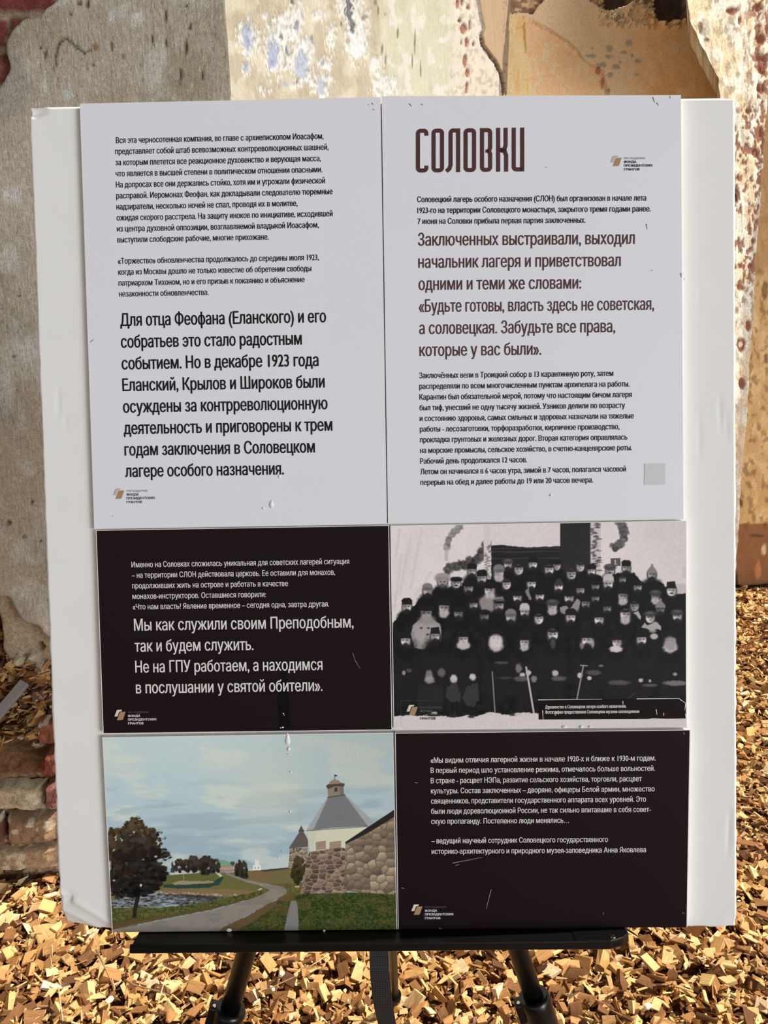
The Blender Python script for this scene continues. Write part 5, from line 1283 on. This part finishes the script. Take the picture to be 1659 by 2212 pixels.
# wet run
V = np.array([B(*p) for p in [(611, 1428), (614, 1430), (617, 1450), (620, 1480), (624, 1510), (625, 1545), (628, 1573), (600, 1577), (604, 1555), (600, 1530), (598, 1518), (601, 1500), (604, 1470), (607, 1450)]]); V[:, 1] = FACE_GAP * .6
flat_part('run_mark', V, [tuple(range(len(V)))], M_WET, e, off, 'glossy dark run mark')
for (x, y, r) in [(612, 1541, 1.6), (614, 1544, 1.2), (611, 1571, 2.4), (606, 1572, 1.6)]:
    lump('glue_drop', x, y, r, r * .8, .0006, M_GLUE, e, off, 0, 'white speck')
strokes('scratch', [((762, 1410), (767, 1426)), ((767, 1426), (778, 1444))], .0005, M_SCRATCH, e, off, 'thin pale scratch')

# ---- middle right: group photograph
e, off = panel('d', 'group_photograph', 'black and white group photograph of bearded people in hats, middle row on the right', M_PRINT, 'photograph', (660, 450))
V = np.array([B(*p) for p in [(1163.4, 1512.4), (1240, 1511.2), (1330, 1510.2), (1400, 1509.6), (1462, 1509.4), (1472, 1512), (1478, 1517), (1480, 1523), (1477.6, 1532), (1479.6, 1541), (1481.4, 1552), (1440, 1552.6), (1410, 1551.6), (1400, 1553), (1280, 1553.6), (1163.6, 1554.2)]]); V[:, 1] = FACE_GAP * .6
flat_part('caption_strip', V, [tuple(range(len(V)))], M_CAPTION, e, off, 'dark caption strip with torn right end')
V, Fc = set_lines([('Духовенство в Соловецком лагере особого назначения.', 1177.8, 1530.4, 1352.6, 1528.4), ('Фотография предоставлена Соловецким музеем-заповедником', 1177.6, 1541.6, 1380.8, 1539.6)], 7.0, (.03, .004))
flat_part('caption_text', V, Fc, M_WHITEINK, e, off)
strokes('scratch', [((1162, 1511.6), (1300, 1510)), ((1375, 1509.4), (1468, 1508.4)), ((1468, 1510), (1481, 1519)), ((1481, 1519), (1479, 1534)), ((1417, 1532), (1419, 1544)), ((1345, 1514), (1346, 1522)), ((1433, 1540), (1433.5, 1546)), ((1172, 1534), (1173, 1556)), ((1184, 1526), (1186, 1532)), ((1201, 1536), (1200, 1546))], .0008, M_WHITEINK, e, off, 'torn white edge')
logo('d', e, off, 878.2, 1522.4, True, True)
for (x, y, rx, ry) in [(1219, 1570, 6, 3.4), (1256, 1570, 5, 4), (1274, 1569.4, 3.4, 2.4)]:
    lump('glue_drop', x, y, rx, ry, .0014, M_GLUE, e, off, 0, 'white dried drop')

# ---- lower left: landscape photograph
e, off = panel('e', 'landscape_photograph', 'colour photograph of a stone fortress tower, road and tree, lower left of the board', M_PRINT, 'photograph', (660, 450))
lump('glue_drop', 622, 1600, 5.5, 10, .0014, M_GLUE, e, off, 8, 'white dried run'); lump('glue_drop', 624, 1618, 3.2, 5, .0012, M_GLUE, e, off, 0, 'white dried drop')
for (x, y, rx, ry) in [(628, 1667, 2, 2.6), (627, 1753, 2, 3), (623, 1629, 1.2, 1.4), (601, 1853, 1.4, 1.6), (609, 1838, .8, 2.2), (495, 2009, 6, 4), (700, 2010, 3, 2.4)]:
    lump('glue_drop', x, y, rx, ry, .0008, M_GLUE, e, off, 0, 'white dried drop')

# ---- lower right: dark quotation panel
e, off = panel('f', 'dark_panel', 'dark plum panel with small white text, at the lower right corner of the board', M_DARK)
block('f', 'paragraph_text', e, off, M_WHITEINK, 12.0, 930, 1647.6, 931.4, 1779.6, [
 ('«Мы видим отличия лагерной жизни в начале 1920-х и ближе к 1930-м годам.', 1416.2), ('В первый период шло установление режима, отмечалось больше вольностей.', 1414.4), ('В стране - расцвет НЭПа, развитие сельского хозяйства, торговли, расцвет', 1386.2), ('культуры. Состав заключенных – дворяне, офицеры Белой армии, множество', 1413.8), ('священников, представители государственного аппарата всех уровней. Это', 1395.2), ('были люди дореволюционной России, не так сильно впитавшие в себя совет-', 1405.6), ('скую пропаганду. Постепенно люди менялись…', 1228.6)], offset=(.016, .0))
block('f', 'paragraph_text', e, off, M_WHITEINK, 12.0, 932.2, 1821.6, 932.4, 1844.4, [('– ведущий научный сотрудник Соловецкого государственного', 1313), ('историко-архитектурного и природного музея-заповедника Анна Яковлева', 1395.2)], offset=(.016, .0))
logo('f', e, off, 888.4, 1953.2, True)
strokes('scratch', [((977, 1864), (1042, 1851.5)), ((984, 1869), (992, 1867)), ((1061, 1921), (1050, 1963)), ((867, 1917), (873, 1919)), ((1474, 1971), (1478, 1973.5)), ((1303, 1971), (1304, 1975)), ((1476, 1582), (1479, 1587)), ((948, 2004), (955, 2006)), ((896, 1690), (903, 1691))], .0007, M_SCRATCH, e, off, 'thin pale scratch')

# ---- easel
def tube(name, pts, r, mat, parent=None, off=(0, 0, 0), n=20, caps=True, r2=None):
    P = [np.asarray(p, float) for p in pts]; V, Fc = [], []
    for i, p in enumerate(P):
        t = P[min(i + 1, len(P) - 1)] - P[max(i - 1, 0)]; t /= np.linalg.norm(t)
        a = np.cross(t, [0.3, 1, .1]); a /= np.linalg.norm(a); b_ = np.cross(t, a)
        rr = r if np.isscalar(r) else r[i]
        V += [p + rr * (math.cos(2 * math.pi * k / n) * a + math.sin(2 * math.pi * k / n) * b_) for k in range(n)]
    for i in range(len(P) - 1):
        for k in range(n): Fc.append((i * n + k, i * n + (k + 1) % n, (i + 1) * n + (k + 1) % n, (i + 1) * n + k))
    if caps: Fc += [tuple(range(n))[::-1], tuple(range((len(P) - 1) * n, len(P) * n))]
    o = mesh(name, np.array(V) - np.asarray(off), Fc, mat, parent)
    bm = bmesh.new(); bm.from_mesh(o.data); bmesh.ops.recalc_face_normals(bm, faces=bm.faces); bm.to_mesh(o.data); bm.free()
    for p in o.data.polygons: p.use_smooth = len(p.vertices) == 4
    return o

def box(name, c, sx, sy, sz, mat, parent=None, bev=0.0, off=(0, 0, 0), rot=None, chamfer=None):
    bm = bmesh.new(); bmesh.ops.create_cube(bm, size=1)
    for v in bm.verts: v.co = (v.co.x * sx, v.co.y * sy, v.co.z * sz)
    if bev: bmesh.ops.bevel(bm, geom=list(bm.edges), offset=bev, segments=2, affect='EDGES', profile=0.6)
    if rot is not None: bmesh.ops.transform(bm, matrix=rot.to_4x4(), verts=bm.verts)
    bmesh.ops.translate(bm, vec=Vector(c) - Vector(off), verts=bm.verts)
    me = bpy.data.meshes.new(name); bm.to_mesh(me); bm.free(); me.materials.append(mat)
    return link(bpy.data.objects.new(name, me), parent)

def build_easel():
    # origin: on the ground below the middle of the ledge
    mid = BO + BY * .02 + BZ * (B(820, 2020)[2])
    org = np.array([mid[0], mid[1] - .05, 0.0])
    e = tag(empty('easel', org), 'black folding metal tripod easel holding the white display board', 'easel')
    def Wp(p): return BO + p[0] * BX + p[1] * BY + p[2] * BZ
    # ledge: shelf with a front lip, built in board axes
    l0, l1 = B(299.5, 2013.5), B(1352, 2003.5)
    top = min(B(242, 2014)[2], B(858, 2007.8)[2], B(1484, 2003.2)[2]) - .0006
    zl = np.array([l0[2], l1[2]]).mean()
    R3 = Matrix(((BX[0], BY[0], BZ[0]), (BX[1], BY[1], BZ[1]), (BX[2], BY[2], BZ[2])))
    def prism(name, prof, xa, xb, mat, parent, ang):
        """extrude a (y,z) outline along the board's x from xa to xb; ang tips the outline line by line"""
        V, Fc = [], []; n = len(prof)
        for x in (xa, xb):
            for (y, z) in prof: V.append(Wp((x, y, z - ang * (x - 0))))
        for i in range(n): Fc.append((i, (i + 1) % n, n + (i + 1) % n, n + i))
        Fc += [tuple(range(n))[::-1], tuple(range(n, 2 * n))]
        o = mesh(name, np.array(V) - org, Fc, mat, parent)
        bm = bmesh.new(); bm.from_mesh(o.data); bmesh.ops.recalc_face_normals(bm, faces=bm.faces)
        bmesh.ops.bevel(bm, geom=[g for g in bm.edges if g.calc_length() > .1], offset=.0008, segments=1, affect='EDGES')
        bm.to_mesh(o.data); bm.free(); return o
    ang = (l1[2] - l0[2]) / (l1[0] - l0[0]) * -1
    z0 = zl + (l0[0] + l1[0]) / 2 * ang
    z0 = min(z0, min(B(242, 2014)[2] + ang * B(242, 2014)[0], B(858, 2007.8)[2] + ang * B(858, 2007.8)[0], B(1484, 2003.2)[2] + ang * B(1484, 2003.2)[0]) - .0004)
    prism('ledge', [(-.0215, z0), (.038, z0), (.038, z0 - .0065), (-.0215, z0 - .0065)], l0[0], l1[0] - .012, M_METAL, e, ang)
    prism('ledge_lip', [(-.0235, z0 + .0008), (-.0195, z0 + .0008), (-.0195, z0 - .0075), (-.0235, z0 - .0075)], l0[0] - .0015, l1[0] - .045, M_METAL, e, ang)
    # rounded end piece of the ledge
    V = []; xb = l1[0]
    prof = [(.030, 0), (-.010, 0), (-.017, -.008), (-.0225, -.022), (-.0225, -.058), (.030, -.058)]
    o_v, o_f = [], []
    for dz in (.0010, -.0085):
        for (y, dx) in prof: o_v.append(Wp((xb + dx, y, z0 + dz - ang * (xb + dx))) - org)
    n = len(prof)
    o_f = [tuple(range(n)), tuple(range(n, 2 * n))[::-1]] + [(i, n + i, n + (i + 1) % n, (i + 1) % n) for i in range(n)]
    o = mesh('end_cap', o_v, o_f, M_PLASTIC, e)
    bm = bmesh.new(); bm.from_mesh(o.data); bmesh.ops.recalc_face_normals(bm, faces=bm.faces); bmesh.ops.bevel(bm, geom=list(bm.edges), offset=.001, segments=1, affect='EDGES'); bm.to_mesh(o.data); bm.free()
    c = Wp((xb - .018, -.0155, z0 + .0012 - ang * xb))
    tube('end_cap_pin', [c - BZ * .002, c + BZ * .0006], .0028, M_SCREW, e, org, 12)
    # under-ledge brackets to the legs, front legs, clamps
    apex = Wp((0.005, .075, B(829, 260)[2]))
    tops = []
    for (pa, pb, side) in [((534.6, 2047), (498.4, 2176), -1), ((1114.6, 2038), (1151.6, 2150), 1)]:
        n_ = BY; p0 = BO + BY * .033
        a, b_ = hit(*pa, p0, n_), hit(*pb, p0, n_)
        d = (b_ - a) / np.linalg.norm(b_ - a)
        up = a - d * .50; ft = b_ + d * ((b_[2] - .02) / -d[2])
        leg = tube('leg', [up, b_ + d * .012], .0107, M_METAL, e, org)
        tube('lower_tube', [b_ + d * .03, ft], .0128, M_METAL, leg, org, 20)
        tube('rubber_foot', [ft - d * .03, ft + d * .012], [.017, .014], M_PLASTIC, leg, org, 16)
        # clamp: collar with a lug on the outer left and a screw
        cl = tube('leg_clamp', [b_ - d * .001, b_ + d * .004, b_ + d * .010, b_ + d * .085, b_ + d * .09], [.0158, .0178, .0172, .0165, .014], M_PLASTIC, leg, org, 28)
        sx_ = np.cross(d, BY); sx_ /= np.linalg.norm(sx_)
        if sx_[0] > 0: sx_ = -sx_
        lc = b_ + sx_ * .0165 + d * .012
        rot = Matrix((sx_, BY, -d)).transposed()
        box('clamp_lug', lc, .012, .016, .022, M_PLASTIC, leg, .0022, org, rot)
        sc_ = b_ + sx_ * .0172 + d * .001 - BY * .003
        tube('clamp_screw', [sc_ + d * .001, sc_ - d * .0006], .0022, M_SCREW, leg, org, 14)
        lv = b_ + d * .055 - BY * .0175
        box('clamp_lever', lv, .012, .006, .058, M_PLASTIC, leg, .002, org, rot)
        tops.append(up)
    # centre mast behind the board, head joining the legs, cross bar, top clip
    top_c = (tops[0] + tops[1]) / 2
    hd = top_c + BZ * .05 + BY * .014
    box('easel_head', hd - BZ * .04, .10, .04, .06, M_PLASTIC, e, .006, org, R3)
    tube('mast', [hd - BZ * .06, Wp((0.004, .047, B(829, 330)[2]))], .009, M_METAL, e, org)
    # rear leg
    ft = np.array([.025, 1.46, .02]); rt = hd - BZ * .05 + BY * .02
    dd = (ft - rt) / np.linalg.norm(ft - rt)
    leg = tube('leg', [rt, rt + dd * .62], .0107, M_METAL, e, org)
    tube('lower_tube', [rt + dd * .60, ft], .0090, M_METAL, leg, org)
    tube('rubber_foot', [ft - dd * .03, ft + dd * .012], [.015, .012], M_PLASTIC, leg, org, 16)
    # webbing strap hanging from the ledge towards the back
    rows = [((797, 838), 2020, .034), ((798, 839), 2060, .034), ((799, 841), 2100, .034), ((802.5, 844), 2140, .036), ((808, 849), 2176, .040), ((815, 854.5), 2206, .046), ((824, 861), 2240, .055), ((833, 868), 2280, .07)]
    V, Fc = [], []
    for (xx, y, dep) in rows:
        for x in xx:
            p = B(x, y, dep); V.append(Wp(p) - org)
    n = len(V)
    V += [v + BY * .0016 for v in V]
    for i in range(len(rows) - 1):
        a = 2 * i
        Fc += [(a, a + 1, a + 3, a + 2), (n + a, n + a + 2, n + a + 3, n + a + 1), (a, a + 2, n + a + 2, n + a), (a + 1, n + a + 1, n + a + 3, a + 3)]
    mesh('carry_strap', V, Fc, M_WEB, e)
build_easel()

# ================================================================ WOOD CHIPS
def floor_z(x, y): return -0.012 + 0.024 * (fbm(np.asarray(x) * 1.3, np.asarray(y) * 1.3, 3) - 0.5)

def chip_shape(rs):
    """irregular split chip, long side 1, eight corners: squarish block, flat flake or thin sliver"""
    k_ = rs.random()
    if k_ < .30: w, t = rs.uniform(.55, 1.0), rs.uniform(.22, .50)
    elif k_ < .68: w, t = rs.uniform(.45, .95), rs.uniform(.08, .20)
    else: w, t = rs.uniform(.14, .32), rs.uniform(.07, .16)
    sk = rs.uniform(-.45, .45) * w; v = []
    for sx in (-.5, .5):
        k = rs.uniform(.35, 1.1) if rs.random() < .45 else rs.uniform(.85, 1.1)
        kz = rs.uniform(.3, 1.2)
        for sy in (-.5, .5):
            e_ = rs.uniform(-.14, .14)
            for sz in (-.5, .5):
                v.append((sx + sk * sy + e_ + rs.uniform(-.04, .04), sy * w * k + rs.uniform(-.10, .10) * w, sz * t * kz + rs.uniform(-.12, .12) * t))
    return np.array(v)
CHIP_Q = np.array([(0, 1, 3, 2), (4, 6, 7, 5), (0, 4, 5, 1), (2, 3, 7, 6), (1, 5, 7, 3), (0, 2, 6, 4)])

PAL = [((238, 214, 168), .26), ((218, 184, 136), .24), ((186, 150, 106), .20), ((150, 114, 80), .16), ((108, 80, 58), .10), ((238, 226, 204), .04)]
def chip_colors(n, rs):
    k = rs.choice(len(PAL), n, p=np.array([p[1] for p in PAL]) / sum(p[1] for p in PAL))
    c = np.array([lin(p[0]) for p in PAL])[k]
    return c * np.array([.90, .78, .64]) * rs.uniform(.80, 1.15, (n, 1)) * (1 + rs.normal(0, .03, (n, 3)))

def euler_mats(rz, rx, ry):
    cz, sz, cx, sx, cy, sy = np.cos(rz), np.sin(rz), np.cos(rx), np.sin(rx), np.cos(ry), np.sin(ry)
    M = np.empty((len(rz), 3, 3))
    M[:, 0, 0] = cz * cy - sz * sx * sy; M[:, 0, 1] = -sz * cx; M[:, 0, 2] = cz * sy + sz * sx * cy
    M[:, 1, 0] = sz * cy + cz * sx * sy; M[:, 1, 1] = cz * cx; M[:, 1, 2] = sz * sy - cz * sx * cy
    M[:, 2, 0] = -cx * sy; M[:, 2, 1] = sx; M[:, 2, 2] = cx * cy
    return M

M_CHIPS = chip_mat('wood chips')
def mulch():
    rs = np.random.default_rng(5)
    lib = [chip_shape(rs) for _ in range(160)]
    X, Y, Zo, S = [], [], [], []
    def lay(n, x0, x1, y0, y1, zlo, zhi, s0, s1):
        x = rs.uniform(x0, x1, n); y = rs.uniform(y0, y1, n)
        X.append(x); Y.append(y); Zo.append(rs.uniform(zlo, zhi, n)); S.append(rs.uniform(s0, s1, n) * np.where(rs.random(n) < .12, 1.4, 1))
    lay(9000, -1.75, 2.0, .95, 2.35, .000, .022, .018, .036)
    lay(15000, -1.6, 1.9, 1.05, 2.3, .004, .028, .009, .022)
    lay(2000, -1.3, 1.3, 1.15, 1.9, .014, .032, .020, .040)
    lay(7500, -.30, 2.9, 2.35, 4.45, .000, .024, .022, .042)
    lay(9000, .7, 2.5, 2.2, 4.42, .008, .034, .014, .032)
    lay(5000, -1.5, 1.8, .35, 1.0, .0, .03, .02, .04)
    lay(2200, -3.2, -1.2, 2.4, 5.2, .0, .03, .03, .055)
    X, Y, Zo, S = map(np.concatenate, (X, Y, Zo, S))
    ok = ~((Y > 2.0) & (X < (Y - 2.05) * .4265 - .34) & (X > -1.5)) & ~((Y > 1.93) & (X < -.86) & (X > -1.5))
    X, Y, Zo, S = X[ok], Y[ok], Zo[ok], S[ok]
    Z = floor_z(X, Y) + Zo
    # a drift of chips lodged on the ledge of the pier
    n = 900; lx = rs.uniform(-1.5, -.93, n); lt = rs.random(n); ly = 1.955 + .20 * lt; lz = .385 + .26 * lt + rs.uniform(-.004, .022, n)
    X = np.r_[X, lx]; Y = np.r_[Y, ly]; Z = np.r_[Z, lz]; S = np.r_[S, rs.uniform(.012, .042, n)]
    N = len(X)
    tilt = np.radians(34)
    M = euler_mats(rs.uniform(0, 2 * np.pi, N), rs.normal(0, tilt, N), rs.normal(0, tilt * .8, N))
    shp = np.array(lib)[rs.integers(0, len(lib), N)]
    loc = shp * S[:, None, None]
    V = np.einsum('nij,nkj->nki', M, loc) + np.stack([X, Y, Z], 1)[:, None, :]
    q = (CHIP_Q[None] + (np.arange(N) * 8)[:, None, None]).reshape(-1, 4)
    c = chip_colors(N, rs)
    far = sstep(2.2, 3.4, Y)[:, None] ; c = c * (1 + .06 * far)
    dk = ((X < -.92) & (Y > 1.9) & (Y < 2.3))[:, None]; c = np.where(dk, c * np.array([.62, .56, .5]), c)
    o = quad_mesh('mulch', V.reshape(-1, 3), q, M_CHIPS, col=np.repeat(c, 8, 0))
    g = o.data.attributes.new('grain', 'FLOAT_VECTOR', 'POINT')
    g.data.foreach_set('vector', (loc + rs.uniform(0, 9, (N, 1, 3))).astype(np.float32).ravel())
    tag(o, 'bed of wood chip mulch covering the ground around the ruined walls', 'wood chips', kind='stuff')
mulch()

def near_chips():
    """the chips that show largest, below the board: single things"""
    rs = np.random.default_rng(17)
    kinds = [('pale', 'pale cream split wood chip lying among the nearest ones below the board', 'pale wood chips nearest the camera', [(224, 190, 136), (198, 154, 100)], .36),
             ('tan', 'tan wood chip lying among the nearest ones below the board', 'tan wood chips nearest the camera', [(184, 138, 88), (154, 110, 68)], .42),
             ('dark', 'dark brown wood chip lying among the nearest ones below the board', 'dark brown wood chips nearest the camera', [(132, 92, 58), (90, 60, 40)], .22)]
    protos = {}
    for (kn, label, grp, ramp, p) in kinds:
        m = chip_mat(kn + ' wood chip', ramp); protos[kn] = []
        for _ in range(9):
            v = chip_shape(rs) * 0.034
            me = bpy.data.meshes.new('wood_chip'); me.from_pydata([tuple(a) for a in v], [], [tuple(int(i) for i in f) for f in CHIP_Q]); me.materials.append(m)
            g = me.attributes.new('grain', 'FLOAT_VECTOR', 'POINT'); g.data.foreach_set('vector', (v + rs.uniform(0, 9, 3)).astype(np.float32).ravel())
            me.update(); protos[kn].append(me)
    pts = []
    tries = 0
    src = {}
    while len(pts) < 300 and tries < 60000:
        tries += 1
        x = rs.uniform(-.98, 1.0); y = rs.uniform(1.36, 1.66)
        z = float(floor_z(np.array([x]), np.array([y]))[0]) + rs.uniform(.022, .036)
        q = project(np.array([x, y, z]))
        if not (8 < q[0] < 1651 and 2045 < q[1] < 2206): continue
        if any((x - a) ** 2 + (y - b) ** 2 < .0235 ** 2 for a, b in pts): continue
        pts.append((x, y))
        kd = kinds[rs.choice(3, p=[k[4] for k in kinds])]
        me = protos[kd[0]][rs.integers(0, 9)]
        if kd[0] not in src:
            o = tag(bpy.data.objects.new('wood_chip', me), kd[1], 'wood chip', kd[2]); src[kd[0]] = o
        else:
            o = src[kd[0]].copy(); o.data = me
        o.location = (x, y, z); s = rs.uniform(.45, 1.25)
        o.scale = (s, s, s); o.rotation_euler = (rs.normal(0, .55), rs.normal(0, .5), rs.uniform(0, 6.28))
        COL.objects.link(o)
near_chips()

# ---- twigs, plaster crumbs and the grey metal bar
M_TWIG = flat('dry grey brown twig', (150, 122, 92), 0.8, 0.2, noise=.2)
M_TWIGP = flat('pale straw stem', (214, 190, 150), 0.8, 0.2, noise=.15)
M_CRUMB = flat('white plaster crumb', (206, 197, 182), 0.9, 0.2, noise=.08, bump=.4)
def ground(px, py, h=.03):
    p = hit(px, py, (0, 0, h), (0, 0, 1)); return p
def twig(label, pix, r, mat, hs):
    P = [ground(*p, h=h) for p, h in zip(pix, hs)]
    o0 = P[0].copy()
    o = tube('twig', P, list(np.linspace(r, r * .5, len(P))), mat, None, o0, 8)
    o.location = o0; tag(o, label, 'twig')
twig('bent grey twig lying on the chips below the left end of the easel ledge', [(208, 2052), (222, 2080), (233, 2105), (244, 2128)], .0020, M_TWIG, [.045, .04, .045, .036])
twig('long brown stem running across the chips left of the left easel leg', [(268, 2116), (290, 2128), (318, 2135), (346, 2142), (366, 2150)], .0022, M_TWIG, [.045, .048, .05, .048, .042])
twig('thin white straw standing up among chips left of the left easel leg', [(341, 2168), (352, 2130), (364, 2098)], .0016, M_TWIGP, [.045, .055, .06])
twig('pale stem at the lower left edge of the ground', [(126, 2134), (131, 2170), (136, 2206)], .0018, M_TWIGP, [.045, .045, .042])
twig('thin brown stem right of the left easel leg', [(566, 2142), (598, 2128), (640, 2108)], .0016, M_TWIG, [.045, .05, .046])
twig('pale upright straw close by the webbing strap', [(663, 2092), (688, 2076), (710, 2060)], .0014, M_TWIGP, [.05, .055, .05])
def crumb(label, px, py, r, sx=1.0, seed=0):
    bm = bmesh.new(); bmesh.ops.create_icosphere(bm, subdivisions=2, radius=r * .75); rs = random.Random(seed)
    for v in bm.verts: v.co *= rs.uniform(.75, 1.15)
    for v in bm.verts: v.co.x *= sx; v.co.z *= .7
    me = bpy.data.meshes.new('plaster_crumb'); bm.to_mesh(me); bm.free(); me.materials.append(M_CRUMB)
    o = link(bpy.data.objects.new('plaster_crumb', me)); o.location = ground(px, py, .032); o.rotation_euler = (0, 0, rs.uniform(0, 6)); tag(o, label, 'plaster crumb')
crumb('round white plaster crumb on the chips right of the left easel leg', 608, 2103, .010, 1, 1)
crumb('long white plaster crumb below the round white one', 588, 2136, .007, 2.0, 2)
crumb('grey white plaster crumb beside the left clamp on the ground', 236, 2160, .011, 1.2, 3)
crumb('white knobbly plaster crumb on the chips right of the right easel leg', 1400, 2174, .010, 1.5, 4)
crumb('small bright white crumb below the right corner of the board', 1521, 2068, .005, 1.2, 5)

def metal_bar():
    a = on_y(-70, 1622, 1.88); b_ = on_y(54, 1474, 2.02)
    d = Vector(b_ - a); L = d.length; d.normalize()
    xax = d; yax = Vector((0.0, -.75, .66)); yax = (yax - xax * yax.dot(xax)).normalized(); zax = xax.cross(yax)
    bm = bmesh.new(); bmesh.ops.create_cube(bm, size=1)
    for v in bm.verts: v.co = (v.co.x * L, v.co.y * .012, v.co.z * .030)
    bmesh.ops.bevel(bm, geom=list(bm.edges), offset=.0015, segments=2, affect='EDGES')
    me = bpy.data.meshes.new('metal_bar'); bm.to_mesh(me); bm.free(); me.materials.append(M_ALU)
    o = link(bpy.data.objects.new('metal_bar', me))
    M = Matrix((xax, yax, zax)).transposed().to_4x4(); M.translation = Vector((a + b_) / 2)
    o.matrix_world = M
    tag(o, 'grey metal bar leaning on the broken foot of the left pier', 'metal bar')
metal_bar()
